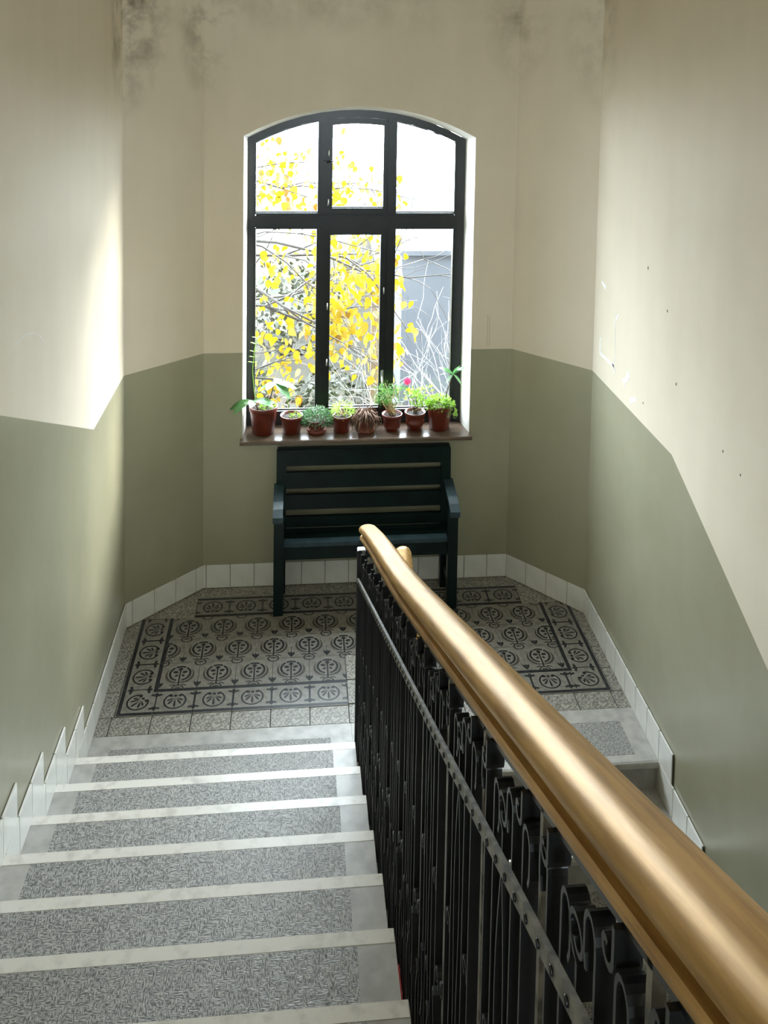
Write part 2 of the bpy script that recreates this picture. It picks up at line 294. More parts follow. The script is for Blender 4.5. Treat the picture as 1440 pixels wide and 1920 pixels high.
# window wall with segmental-arched opening and splayed reveals
OX0, OX1, OSP, OAP = 0.378, 1.822, 2.872, 3.060      # opening at the wall face
FX0, FX1, FSP, FAP = 0.392, 1.794, 2.845, 3.030      # opening at the window frame
YW = 1.085
def arch(x0, x1, sp, ap, n=16):
    h = (x1 - x0) / 2; rise = ap - sp; R = (h * h + rise * rise) / (2 * rise); xc = (x0 + x1) / 2; zc = ap - R
    return [(x0 + (x1 - x0) * i / n, zc + math.sqrt(max(R * R - (x0 + (x1 - x0) * i / n - xc) ** 2, 0))) for i in range(n + 1)]
b = MB(); A = arch(OX0, OX1, OSP, OAP); F = arch(FX0, FX1, FSP, FAP)
q = lambda x0, x1, z0, z1, mi, y=YB: b.quad((x0, y, z0), (x1, y, z0), (x1, y, z1), (x0, y, z1), mi)
zs = SILL - 0.02
q(XBL, OX0, -0.2, HD, 1); q(XBL, OX0, HD, ZC, 0); q(OX1, XBR, -0.2, HD, 1); q(OX1, XBR, HD, ZC, 0); q(OX0, OX1, -0.2, zs, 1)
for i in range(16): b.quad((A[i][0], YB, A[i][1]), (A[i + 1][0], YB, A[i + 1][1]), (A[i + 1][0], YB, ZC), (A[i][0], YB, ZC), 0)
for i in range(16): b.quad((A[i][0], YB, A[i][1]), (A[i + 1][0], YB, A[i + 1][1]), (F[i + 1][0], YW, F[i + 1][1]), (F[i][0], YW, F[i][1]), 2)
for (ox, fx, a, f) in ((OX0, FX0, A[0], F[0]), (OX1, FX1, A[-1], F[-1])):
    b.quad((ox, YB, HD), (fx, YW, HD), (fx, YW, f[1]), (ox, YB, a[1]), 2); b.quad((ox, YB, zs), (fx, YW, zs), (fx, YW, HD), (ox, YB, HD), 2)
b.quad((OX0, YB, zs), (OX1, YB, zs), (FX1, YW, zs), (FX0, YW, zs), 2)
wb = struct(b.build('wall_back', [CREAM, SAGE, REVEAL]), 'window wall at the back of the bay with an arched opening', 'wall')
# outer facade with deep outer reveal
b = MB(); YO = 1.36
E = arch(FX0 - 0.02, FX1 + 0.02, FSP, FAP + 0.02)
for i in range(16):
    b.quad((F[i][0], YW + 0.02, F[i][1] + .02), (F[i + 1][0], YW + 0.02, F[i + 1][1] + .02), (E[i + 1][0], YO, E[i + 1][1]), (E[i][0], YO, E[i][1]))
    b.quad((E[i][0], YO, E[i][1]), (E[i + 1][0], YO, E[i + 1][1]), (E[i + 1][0], YO, 9), (E[i][0], YO, 9))
ex0, ex1 = E[0][0], E[-1][0]
b.quad((ex0, YW + .02, .9), (ex0, YO, .9), (ex0, YO, E[0][1]), (ex0, YW + .02, E[0][1])); b.quad((ex1, YW + .02, .9), (ex1, YO, .9), (ex1, YO, E[-1][1]), (ex1, YW + .02, E[-1][1]))
b.quad((ex0, YW + .02, .9), (ex1, YW + .02, .9), (ex1, YO + .06, .88), (ex0, YO + .06, .88))
b.quad((-9, YO, -4), (ex0, YO, -4), (ex0, YO, 9), (-9, YO, 9)); b.quad((ex1, YO, -4), (11, YO, -4), (11, YO, 9), (ex1, YO, 9)); b.quad((ex0, YO, -4), (ex1, YO, -4), (ex1, YO, .9), (ex0, YO, .9))
struct(b.build('wall_outside', ['facade_render']), 'outer house wall around the window', 'wall')
b = MB(); RX0, RX1, RZ0, RZ1 = 0.37, 1.83, 2.4, 3.38
b.box(XL - .12, RX0, YF - .12, YF, LOWZ - .2, ZC); b.box(RX1, XR + .12, YF - .12, YF, LOWZ - .2, ZC); b.box(RX0, RX1, YF - .12, YF, LOWZ - .2, RZ0); b.box(RX0, RX1, YF - .12, YF, RZ1, ZC)
struct(b.build('wall_front', [CREAM]), 'cream wall behind the upper landing with an added fill-light window', 'wall')
w2 = empty('fill_window', ((RX0 + RX1) / 2, YF - .06, RZ0)); struct(w2, 'added fill-light window behind the upper landing', 'window')  # unseen window, added to let fill light onto the bay walls
xm = (RX0 + RX1) / 2
b = MB()
for x0, x1, z0, z1 in ((RX0, RX1, RZ0, RZ0 + .06), (RX0, RX1, RZ1 - .06, RZ1), (RX0, RX0 + .06, RZ0, RZ1), (RX1 - .06, RX1, RZ0, RZ1), (xm - .03, xm + .03, RZ0, RZ1)): b.box(x0 - xm, x1 - xm, -.03, .03, z0 - RZ0, z1 - RZ0)
b.build('frame', ['frame_green'], w2)
for x0, x1 in ((RX0 + .06, xm - .03), (xm + .03, RX1 - .06)):
    b = MB(); b.box(x0 - xm, x1 - xm, -.003, .003, .06, RZ1 - RZ0 - .06); b.build('pane', ['window_glass'], w2)
b = MB(); b.box(XL - .12, XR + .12, YF - .12, YB + .5, ZC, ZC + .15)
struct(b.build('ceiling', ['ceiling_paint']), 'plain cream stairwell ceiling', 'ceiling')

# ------------------------------------------------------------------ landing floor: slab and tiles
b = MB()
b.prism([(XL, YN + 0.05, -0.010), (XR, YN + 0.05, -0.010), (XR, YRc, -0.010), (XBR, YB, -0.010), (XBL, YB, -0.010), (XL, YLc, -0.010)], (0, 0, -0.17))
fl = struct(b.build('floor', ['grout']), 'landing floor laid with patterned cement tiles and a terrazzo edge', 'floor')
b = MB(); b.prism([(XL, .30, -.0035), (XR, .30, -.0035), (XR, YRc, -.0035), (XBR, YB, -.0035), (XBL, YB, -.0035), (XL, YLc, -.0035)], (0, 0, -.005)); b.build('terrazzo_bed', ['terrazzo'], fl)
TS = 0.2; BD = 0.189; GAP = 0.0012
def ell(cx, cy, rx, ry, rot=0, n=12, a0=0, a1=360):
    c, s_ = math.cos(math.radians(rot)), math.sin(math.radians(rot)); o = []
    full = abs(a1 - a0) >= 360; k = n if full else n + 1
    for i in range(k):
        a = math.radians(a0 + (a1 - a0) * i / n); x, y = rx * math.cos(a), ry * math.sin(a); o.append((cx + x * c - y * s_, cy + x * s_ + y * c))
    return o
def ringfaces(b, cx, cy, r0, r1, a0, a1, n, z, mi, w, h, ky=1.0, clip=None):
    def P(r, a):
        x, y = cx + r * math.cos(math.radians(a)), cy + r * ky * math.sin(math.radians(a))
        return (min(max(x, 0.004), 0.996) * w, min(max(y, 0.004), 0.996) * h, z)
    for i in range(n):
        a, c = a0 + (a1 - a0) * i / n, a0 + (a1 - a0) * (i + 1) / n
        b.quad(P(r0, a), P(r1, a), P(r1, c), P(r0, c), mi)
def poly(b, pts, z, mi, w, h):
    pts = [(min(max(x, 0.004), 0.996) * w, min(max(y, 0.004), 0.996) * h, z) for x, y in pts]
    b.add(pts, [tuple(range(len(pts)))], mi)
def tile_body(b, w, h): b.box(GAP, w - GAP, GAP, h - GAP, -0.012, 0.0)
ZI, ZU = 0.0004, 0.0003
def field_tile():
    b = MB(); tile_body(b, TS, TS); w = h = TS
    c = (0.5, 0.57)
    for a0, a1 in ((-75, 55), (62, 118), (125, 255)): ringfaces(b, *c, 0.240, 0.302, a0, a1, 10, ZI, 1, w, h)
    for i in range(12):                                   # umber crescents either side
        def cr(t, s_): return 0.335 + 0.075 * math.sin(math.pi * t) * s_
        for a0, a1 in ((-105 + 0, 30), (150, 285)):
            t0, t1 = i / 12, (i + 1) / 12; p = []
            for t, s_ in ((t0, 0), (t0, 1), (t1, 1), (t1, 0)):
                a = math.radians(a0 + (a1 - a0) * t); r = cr(t, s_); p.append((c[0] + r * math.cos(a), c[1] + r * math.sin(a)))
            poly(b, p, ZU, 2, w, h)
    poly(b, ell(0.5, 0.74, 0.058, 0.062), ZI, 1, w, h)    # five petals
    for s_ in (-1, 1):
        poly(b, ell(0.5 + s_ * 0.125, 0.625, 0.072, 0.05, s_ * 12), ZI, 1, w, h); poly(b, ell(0.5 + s_ * 0.088, 0.49, 0.05, 0.036, -s_ * 40), ZI, 1, w, h)
    poly(b, [(0.478, 0.13), (0.522, 0.13), (0.518, 0.68), (0.482, 0.68)], ZI, 1, w, h)
    ringfaces(b, 0.5, 0.0, 0.125, 0.165, 0, 180, 12, ZI, 1, w, h, 0.8); poly(b, ell(0.5, 0.0, 0.085, 0.06, 0, 10, 0, 180), ZU, 2, w, h)
    for s_ in (-1, 1): poly(b, [(0.5 + s_ * 0.05, 0.125), (0.5 + s_ * 0.15, 0.12), (0.5 + s_ * 0.22, 0.075), (0.5 + s_ * 0.2, 0.13), (0.5 + s_ * 0.12, 0.165)], ZI, 1, w, h)
    for x in (0.0, 1.0):                                  # corner buds and quarter ovals
        s_ = 1 if x == 0 else -1
        poly(b, [(x, 0.03), (x + s_ * 0.05, 0.09), (x + s_ * 0.1, 0.17), (x + s_ * 0.085, 0.25), (x + s_ * 0.04, 0.2), (x, 0.25)], ZI, 1, w, h)
        ringfaces(b, x, 1.0, 0.125, 0.165, -90 if x == 0 else 180, 0 if x == 0 else 270, 7, ZI, 1, w, h, 0.8)
    return b.mesh('field_tile', ['tile_ground', 'tile_ink', 'tile_umber'])
def palmette(b, cx, cy, s_, rot, w, h, fy=1.0):
    c, sn = math.cos(math.radians(rot)), math.sin(math.radians(rot))
    T = lambda pts: [(cx + s_ * (x * c - y * sn), cy + s_ * fy * (x * sn + y * c)) for x, y in pts]
    for i in range(20):                                  # egg-shaped ring, open at the top
        p = []
        for k, rr in ((i, 0.84), (i, 1.0), (i + 1, 1.0), (i + 1, 0.84)):
            a = math.radians(115 + 310 * k / 20); p.append((rr * math.cos(a), rr * 0.98 * math.sin(a)))
        poly(b, T(p), ZI, 1, w, h)
    for x in (-1, 1): poly(b, T(ell(x * 0.42, 0.66, 0.2, 0.15, x * 20)), ZI, 1, w, h)
    poly(b, T(ell(0, 0.62, 0.15, 0.13)), ZI, 1, w, h)
    for ang, ln in ((-90, 1.2), (-125, 1.02), (-55, 1.02), (-152, 0.8), (-28, 0.8)):
        a = math.radians(ang); ca, sa = math.cos(a), math.sin(a); o = (0, 0.42)
        pt = lambda d, e: (o[0] + d * ca - e * sa, o[1] + d * sa + e * ca)
        poly(b, T([pt(0.12, 0), pt(ln * 0.55, -0.085), pt(ln * 0.8, -0.1), pt(ln, 0), pt(ln * 0.8, 0.1), pt(ln * 0.55, 0.085)]), ZI, 1, w, h)
def border_tile():
    b = MB(); tile_body(b, TS, BD); w, h = TS, BD
    poly(b, [(0, 0.89), (1, 0.89), (1, 1), (0, 1)], ZI, 1, w, h); poly(b, [(0, 0.03), (1, 0.03), (1, 0.13), (0, 0.13)], ZI, 1, w, h)
    palmette(b, 0.5, 0.51, 0.30, 0, w, h, w / h)
    for x in (0, 1):
        s_ = 1 if x == 0 else -1
        poly(b, [(x, 0.3), (x + s_ * 0.025, 0.3), (x + s_ * 0.025, 0.7), (x, 0.7)], ZI, 1, w, h)
        for y0, d in ((0.78, -1), (0.25, 1)): poly(b, [(x, y0 + d * .1), (x + s_ * 0.05, y0 + d * .06), (x + s_ * 0.15, y0 + d * .03), (x + s_ * 0.13, y0 - d * .035), (x + s_ * 0.05, y0 - d * 0.015), (x + s_ * .035, y0 - d * .06), (x, y0 - d * 0.07)], ZI, 1, w, h)
    return b.mesh('border_tile', ['tile_ground', 'tile_ink'])
def corner_tile():
    b = MB(); tile_body(b, BD, BD); w = h = BD                # outer corner at (0, 0)
    poly(b, [(0.03, 0.03), (1, 0.03), (1, 0.13), (0.13, 0.13)], ZI, 1, w, h); poly(b, [(0.03, 0.03), (0.13, 0.13), (0.13, 1), (0.03, 1)], ZI, 1, w, h)
    poly(b, [(0.89, 0.89), (1, 0.89), (1, 1), (0.89, 1)], ZI, 1, w, h)
    palmette(b, 0.52, 0.52, 0.31, -45, w, h)
    for y0, d in ((0.78, -1), (0.25, 1)):
        pts = [(1, y0 + d * .1), (0.95, y0 + d * .06), (0.85, y0 + d * .03), (0.87, y0 - d * .035), (0.95, y0 - d * 0.015), (.965, y0 - d * .06), (1, y0 - d * 0.07)]
        poly(b, pts, ZI, 1, w, h); poly(b, [(y, x) for x, y in pts], ZI, 1, w, h)
    return b.mesh('corner_tile', ['tile_ground', 'tile_ink'])
FT, BT, CT = field_tile(), border_tile(), corner_tile()
TERR = {}
def terrazzo_tile(x0, x1, y0, y1, lift=0.0):
    key = (round(x1 - x0, 4), round(y1 - y0, 4))
    if key not in TERR:
        b = MB(); b.box(.0022, key[0] - .0022, .0022, key[1] - .0022, -0.012, 0, 0, 0.0015); TERR[key] = b.mesh('terrazzo_tile', ['terrazzo'])
    place('terrazzo_tile', TERR[key], fl, (x0, y0, lift))
FXL, FXR = 0.0, 2.225                 # patterned field between the side borders
def cut_tile(src, x0, x1, name):
    """copy of a tile mesh cut to x0..x1 in tile space, moved to start at 0"""
    bm = bmesh.new(); bm.from_mesh(src)
    for co, no in (((x0, 0, 0), (-1, 0, 0)), ((x1, 0, 0), (1, 0, 0))):
        g = bm.verts[:] + bm.edges[:] + bm.faces[:]; bmesh.ops.bisect_plane(bm, geom=g, plane_co=co, plane_no=no, clear_outer=True)
    bmesh.ops.translate(bm, verts=bm.verts[:], vec=(-x0, 0, 0))
    me = bpy.data.meshes.new(name); bm.to_mesh(me); bm.free()
    for mm in src.materials: me.materials.append(mm)
    return me
CUTS = {}
def lay_row(src, y, off, x0, x1, name, holes=()):
    i = math.floor((x0 - off) / TS)
    while off + i * TS < x1 - 0.004:
        a, c = off + i * TS, off + (i + 1) * TS; i += 1
        lo, hi = max(a, x0), min(c, x1)
        for h0, h1 in holes:
            if lo >= h0 - 1e-6 and hi <= h1 + 1e-6: lo = hi
            elif lo < h0 < hi: hi = h0
            elif lo < h1 < hi: lo = h1
        if hi - lo < 0.01: continue
        if hi - lo > TS - 1e-4: me = src
        else:
            k = (src.name, round(lo - a, 3), round(hi - a, 3))
            if k not in CUTS: CUTS[k] = cut_tile(src, lo - a, hi - a, name)
            me = CUTS[k]
        place(name, me, fl, (lo, y, random.uniform(-0.0004, 0.0004)))
WELL = (1.0, 1.2)                     # plain patch in front of the stair well
lay_row(FT, 0.0, 0.0, FXL, FXR, 'field_tile', (WELL,)); lay_row(FT, 0.2, 0.1, FXL, FXR, 'field_tile'); lay_row(FT, 0.4, 0.0, FXL, FXR, 'field_tile')
lay_row(BT, -BD, 0.0, FXL, FXR, 'border_tile', (WELL,))
place('corner_tile', CT, fl, (-BD, -BD, 0)); place('corner_tile', CT, fl, (FXR + BD, -BD, 0), (0, 0, math.radians(90)))
for k in range(3):
    place('border_tile', BT, fl, (-BD, 0.2 * k + 0.2, 0), (0, 0, math.radians(-90))); place('border_tile', BT, fl, (FXR + BD, 0.2 * k, 0), (0, 0, math.radians(90)))
for i in range(10): place('border_tile', BT, fl, (0.12 + 0.2 * i + 0.2, 0.6 + BD, 0), (0, 0, math.pi))
yt0, yt1 = -0.316, -BD
for i in range(-1, 12):
    x0, x1 = i * TS, (i + 1) * TS
    if 1.0 <= x0 + 1e-6 < 1.19: continue
    terrazzo_tile(max(x0, XL + 0.004), min(x1, XR - 0.004), yt0, yt1, random.uniform(-0.001, 0.0005))
terrazzo_tile(-0.271, -0.2, yt0, yt1); terrazzo_tile(2.4, 2.476, yt0, yt1)
for y0, y1 in ((0.0, 0.2), (-0.18, -0.002), (-0.316, -0.185)): terrazzo_tile(1.0, 1.1, y0, y1, 0.001); terrazzo_tile(1.1, 1.2, y0, y1)
for k in range(4):
    y0, y1 = -BD + 0.18 * k, -BD + 0.18 * (k + 1)
    terrazzo_tile(-0.271, -BD - 0.001, y0, min(y1, 0.5)); terrazzo_tile(FXR + BD + 0.001, 2.476, y0, min(y1, 0.47))
# stone slab that edges the landing, with hammered fields
def step_profile(ynose, zt, d, depth, rz):
    """(y, z) outline of one step; d = direction the nosing faces"""
    N = ynose; pts = [(N - d * depth, zt), (N - d * 0.016, zt), (N - d * 0.006, zt - 0.004), (N, zt - 0.013), (N, zt - 0.026), (N - d * 0.006, zt - 0.036), (N - d * 0.016, zt - 0.041), (N - d * 0.026, zt - 0.043), (N - d * 0.026, zt - rz), (N - d * depth, zt - rz)]
    return pts
def step(parent, x0, x1, ynose, zt, d, depth, rz, ix0, ix1, iy0, iy1, edge=0.05):
    b = MB(); b.prism([(x0, y, z) for y, z in step_profile(ynose, zt, d, depth, rz)], (x1 - x0, 0, 0))
    st = b.build('step', ['limestone'], parent)
    b = MB(); b.box(ix0, ix1, min(iy0, iy1), max(iy0, iy1), zt - 0.004, zt + 0.0012); b.build('tread_field', ['hammered_stone'], st)
    y0, y1 = sorted((ynose - d * 0.010, ynose - d * edge)); b = MB(); b.box(x0 + .002, x1 - .002, y0, y1, zt - 0.003, zt + 0.0008); b.build('nosing_strip', ['worn_nosing'], st)
    return st
e = empty('stair_flight', (0, 0, 0)); struct(e, 'upper flight of pale stone steps with dark hammered tread fields', 'stairs')
for k in range(1, 15): step(e, XL, XS, Y1 - G_ * (k - 1), R_ * k, 1, G_ + 0.026, R_, -0.168, 0.90, Y1 - G_ * (k - 1) - 0.052, Y1 - G_ * k - 0.01)
# sloping soffit that carries the flight
b = MB(); ya, yb_ = Y1 - 0.03, Y1 - G_ * 14
b.prism([(XL, ya, -0.19), (XL, ya, 0.0), (XL, yb_, zn(yb_) - R_ - 0.01), (XL, yb_, zn(yb_) - R_ - 0.2)], (XS - XL - 0.02, 0, 0)); b.build('soffit', [CREAM], e)
struct_e2 = empty('stair_flight', (0, 0, 0)); struct(struct_e2, 'lower flight of pale stone steps going down behind the railing', 'stairs')
for j in range(1, 13): step(struct_e2, XW, XR, YN - G_ * j, -R_ * j, -1, G_ + 0.026, R_, XW + 0.1, 2.372, YN - G_ * j + 0.055, YN - G_ * (j - 1) - 0.01)
# landing edge slab: nosing on the right flight, plain under the left flight
b = MB(); b.prism([(XW, y, z) for y, z in step_profile(YN, 0.0, -1, -yt0 * 0 + (yt0 - YN), R_)], (XR - XW, 0, 0)); sl = b.build('edge_slab', ['limestone'], fl)
b = MB(); b.box(XW + .1, 2.372, -0.622, -0.405, -0.003, 0.0012); b.build('slab_field', ['hammered_stone'], sl)
b = MB(); b.box(XL, XS, Y1 - 0.02, yt0 - 0.001, -0.05, 0.0); sl = b.build('edge_slab', ['limestone'], fl)
b = MB(); b.box(-0.168, 0.90, Y1, -0.405, -0.003, 0.0012); b.build('slab_field', ['hammered_stone'], sl)
b = MB(); b.box(XS + .001, XW - .001, YN + 0.03, yt0 - 0.001, -0.16, 0.0); b.build('edge_slab', ['limestone'], fl)
b = MB(); b.box(XL, XR, YF, YN - G_ * 12, LOWZ - .15, LOWZ); b.box(XL, XW, YN - G_ * 12, YB, LOWZ - .15, LOWZ); b.box(XW, XR, YN - G_ * 12, YB, LOWZ - .3, LOWZ - .15)
struct(b.build('floor_lower', ['terrazzo']), 'lower landing floor deep down the stair well', 'floor')
b = MB(); b.box(XL, XR, YF, Y1 - G_ * 14 - 0.03, R_ * 15 - .2, R_ * 15)
struct(b.build('floor_upper', ['terrazzo']), 'upper landing floor behind the viewer', 'floor')

# ------------------------------------------------------------------ glazed tile skirting
BT_ = {}
TH = 0.011; HB = 0.150
def skirt_tile(parent, p, ang, w, z, h=HB, trim=True):
    """tile of width w starting at p, running along direction ang, face to the left of that direction"""
    key = (round(w, 3), round(h, 3))
    if key not in BT_:
        b = MB(); b.box(0.0015, key[0] - 0.0015, .003, TH, 0.001, key[1] - 0.001, 0, 0.0016); BT_[key] = b.mesh('skirting_tile', ['glazed_white'])
    place('skirting_tile', BT_[key], parent, (p[0], p[1], z), (0, 0, ang))
def skirt_run(parent, A, B, z, first=None, tw=0.15):
    A, B = Vector(A), Vector(B); L = (B - A).length; d = (B - A) / L; ang = math.atan2(d.y, d.x); t = 0.0; n = 0
    g = MB(); g.box(0, L, 0, .006, .002, HB - .004); go = g.build('grout_bed', ['grout'], parent, (A.x, A.y, z)); go.rotation_euler = (0, 0, ang)
    while t < L - 0.004:
        w = min(first if (n == 0 and first) else tw, L - t); skirt_tile(parent, A + d * t, ang, w, z); t += w; n += 1
# runs go counter-clockwise seen from above so that the tile face looks into the room
bl = empty('baseboard_left', (0, 0, 0)); struct(bl, 'white glazed tile skirting climbing the left wall with the steps', 'skirting')
bb1 = empty('baseboard_back_left', (0, 0, 0)); struct(bb1, 'white glazed tile skirting on the slanted bay wall left of the bench', 'skirting')
bb = empty('baseboard_back', (0, 0, 0)); struct(bb, 'white glazed tile skirting behind the bench', 'skirting')
bb2 = empty('baseboard_back_right', (0, 0, 0)); struct(bb2, 'white glazed tile skirting on the slanted bay wall right of the bench', 'skirting')
br = empty('baseboard_right', (0, 0, 0)); struct(br, 'white glazed tile skirting stepping down the right wall', 'skirting')
skirt_run(bb, (XBR, YB), (XBL, YB), 0.0, 0.13); skirt_run(bb1, (XBL, YB), (XL, YLc), 0.0, 0.06); skirt_run(bb2, (XR, YRc), (XBR, YB), 0.0, 0.12)
skirt_run(bl, (XL, YLc), (XL, Y1 - 0.027), 0.0, 0.06)
for k in range(1, 15):
    y0 = Y1 - G_ * (k - 1)
    skirt_run(bl, (XL, y0 + 0.127), (XL, y0 - G_ - 0.0265), R_ * k + 0.0012, 0.127 + 0.026)
skirt_run(br, (XR, YN - 0.135), (XR, YRc), 0.0, 0.1505)
for j in range(1, 12):
    y0 = YN - G_ * j
    skirt_run(br, (XR, y0 - 0.135), (XR, y0 + G_ + 0.0255), -R_ * j, 0.1505)

# ------------------------------------------------------------------ marks on the walls
def scrap(parent, name, x, pts, mtl):
    b = MB(); b.prism([(x, y, z) for y, z in pts], (-0.0012, 0, 0)); return b.build(name, [mtl], parent)
def jag(y0, z0, y1, z1, w, n=6):
    d = Vector((y1 - y0, z1 - z0)); L = d.length; nn = Vector((-d.y, d.x)) / L; a = []; c = []
    for i in range(n + 1):
        p = Vector((y0, z0)) + d * (i / n); a.append(p + nn * w * random.uniform(0.3, 1)); c.append(p - nn * w * random.uniform(0.3, 1))
    return [tuple(p) for p in a + c[::-1]]
for (y0, z0, y1, z1, w) in ((0.365, 1.66, 0.13, 1.66, 0.012), (0.13, 1.65, 0.13, 1.96, 0.005), (0.36, 1.66, 0.36, 1.75, 0.012), (0.37, 2.08, 0.30, 2.06, 0.018), (0.12, 1.93, 0.08, 1.97, 0.012), (0.15, 1.67, 0.11, 1.63, 0.018), (-0.02, 1.62, -0.1, 1.70, 0.03), (-0.12, 1.56, -0.2, 1.60, 0.02)):
    scrap(wr, 'paint_flake', XR, jag(y0, z0, y1, z1, w), 'white_scrap')
for (y, z, s_) in ((-0.30, 2.32, 0.010), (-0.55, 2.17, 0.008), (-0.68, 1.86, 0.008), (-0.3, 1.62, 0.006), (-1.15, 1.75, 0.006), (-1.3, 1.72, 0.006)):
    scrap(wr, 'nail_hole', XR, [(y + s_ * 0.5 * math.cos(a), z + s_ * math.sin(a)) for a in (0, 1.0, 2.1, 3.1, 4.2, 5.2)], 'dark_speck')

arc = [(-1.32 + .36 * math.cos(a), 2.02 + .30 * math.sin(a)) for a in [math.radians(40 + 70 * i / 12) for i in range(13)]]
b = MB(); b.strip(arc, XL + .0002, XL + .0010, .003); b.build('scratch', ['white_scrap'], wl)
for (x, z0, z1, w_) in ((1.925, 1.535, 1.74, .003), (1.938, 1.535, 1.73, .003)):
    b = MB(); b.box(x, x + w_, YB - .0008, YB - .0002, z0, z1); b.build('scratch', ['faint_mark'], wb)
# ------------------------------------------------------------------ window
win = empty('window_1', ((FX0 + FX1) / 2, YW, SILL)); struct(win, 'arched dark green wooden window of six panes over the plant sill', 'window')
WO = Vector((-(FX0 + FX1) / 2, -YW, -SILL))
def wpart(b, name, mt, parent=win):
    b.v = [tuple(Vector(v) + WO) for v in b.v]; return b.build(name, mt, parent)
FD = 0.075                            # frame depth
AR = arch(FX0, FX1, FSP, FAP, 40)
AXC = (FX0 + FX1) / 2; h_ = (FX1 - FX0) / 2; ARR = (h_ ** 2 + (FAP - FSP) ** 2) / (2 * (FAP - FSP)); AZC = FAP - ARR
def az(x, ins=0.0): return AZC + math.sqrt((ARR - ins) ** 2 - (x - AXC) ** 2)
def xzprism(b, pts, y0, y1, mi=0): b.prism([(x, y0, z) for x, z in pts], (0, y1 - y0, 0), mi)
def xs(a, c, n=8): return [a + (c - a) * i / n for i in range(n + 1)]
Zt0, Zt1, Zb = 2.262, 2.352, 1.045
b = MB()                              # outer frame: jambs, arched head, bottom rail
xzprism(b, [(FX0, SILL), (FX0 + .046, SILL), (FX0 + .046, az(FX0 + .046, .05)), (FX0, az(FX0))], YW, YW + FD)
xzprism(b, [(FX1 - .062, SILL), (FX1, SILL), (FX1, az(FX1)), (FX1 - .062, az(FX1 - .062, .05))], YW, YW + FD)
for i in range(12):
    a, c = FX0 + (FX1 - FX0) * i / 12, FX0 + (FX1 - FX0) * (i + 1) / 12; ia, ic = max(a, FX0 + .046), min(c, FX1 - .062)
    xzprism(b, [(a, az(a)), (ia, az(ia, .05)), (ic, az(ic, .05)), (c, az(c))], YW, YW + FD)
xzprism(b, [(FX0 + .046, SILL), (FX1 - .062, SILL), (FX1 - .062, Zb), (FX0 + .046, Zb)], YW + .004, YW + FD)
wpart(b, 'frame', ['frame_green'])
b = MB(); b.box(FX0 + .046, FX1 - .062, YW - .012, YW + FD + .01, Zt0 + .0, Zt1, 0, .008); wpart(b, 'transom', ['frame_green'])
for mx0, mx1 in ((0.843, 0.895), (1.285, 1.338)):
    b = MB(); b.box(mx0, mx1, YW - .010, YW + FD - .004, SILL + .005, Zt0 + .004, 0, .007); wpart(b, 'mullion', ['frame_green'])
    b = MB(); b.box(mx0, mx1, YW - .006, YW + FD - .004, Zt1 - .004, az((mx0 + mx1) / 2, .02), 0, .005); wpart(b, 'mullion', ['frame_green'])
def sash(x0, x1, z0, zt, wd, nm='sash'):
    """rectangular (zt number) or arched (zt None) casement ring"""
    b = MB(); y0, y1 = YW + .006, YW + .058; top = (lambda x: az(x, .052)) if zt is None else (lambda x: zt); itop = (lambda x: az(x, .052 + wd[3])) if zt is None else (lambda x: zt - wd[3])
    xzprism(b, [(x0, z0), (x0 + wd[0], z0), (x0 + wd[0], itop(x0 + wd[0])), (x0, top(x0))], y0, y1); xzprism(b, [(x1 - wd[1], z0), (x1, z0), (x1, top(x1)), (x1 - wd[1], itop(x1 - wd[1]))], y0, y1)
    xzprism(b, [(x0 + wd[0], z0), (x1 - wd[1], z0), (x1 - wd[1], z0 + wd[2]), (x0 + wd[0], z0 + wd[2])], y0, y1)
    X = xs(x0, x1, 6); I = xs(x0 + wd[0], x1 - wd[1], 6)
    for i in range(6): xzprism(b, [(X[i], top(X[i])), (I[i], itop(I[i])), (I[i + 1], itop(I[i + 1])), (X[i + 1], top(X[i + 1]))], y0, y1)
    sh = wpart(b, nm, ['frame_green'])
    g = MB(); P_ = [(x0 + wd[0] - .004, z0 + wd[2] - .004), (x1 - wd[1] + .004, z0 + wd[2] - .004)] + [(x, itop(x) + .004) for x in reversed(I)]
    xzprism(g, P_, YW + .035, YW + .039); wpart(g, 'pane', ['window_glass'], sh)
    bb_ = MB()                                          # putty bead round the glass
    for (a, c) in (((x0 + wd[0], z0 + wd[2]), (x1 - wd[1], z0 + wd[2])),): bb_.box(a[0], c[0], YW + .030, YW + .042, a[1], a[1] + .006)
    wpart(bb_, 'glazing_bead', ['frame_green'], sh)
    return sh
T1 = 0.012
sash(FX0 + .046, .843, Zt1, None, (.006, .006, .008, .006)); s2 = sash(.895, 1.285, Zt1, None, (.036, .026, .040, .040)); sash(1.338, FX1 - .062, Zt1, None, (.008, .006, .008, .006))
sash(FX0 + .046, .843, Zb, Zt0, (.006, .010, .012, .008)); s5 = sash(.895, 1.285, SILL + .03, Zt0, (.028, .036, .075, .045)); sash(1.338, FX1 - .062, SILL + .03, Zt0, (.008, .008, .06, .008))
for sh, (x, z) in ((s2, (.905, 2.75)), (s2, (.905, 2.43)), (s5, (.905, 1.75)), (s5, (.905, 1.38)), (s5, (1.275, 1.85)), (s5, (1.275, 1.30))):
    b = MB(); b.tube([(x, YW - .002, z - .022), (x, YW - .002, z + .022)], .005, 8); wpart(b, 'hinge', ['steel'], sh)
b = MB(); b.tube([(.880, YW - .022, 2.69), (.935, YW - .012, 2.70)], .006, 8); b.box(.872, .890, YW - .03, YW - .004, 2.675, 2.705, 0, .003); wpart(b, 'latch', ['black_iron'], s2)
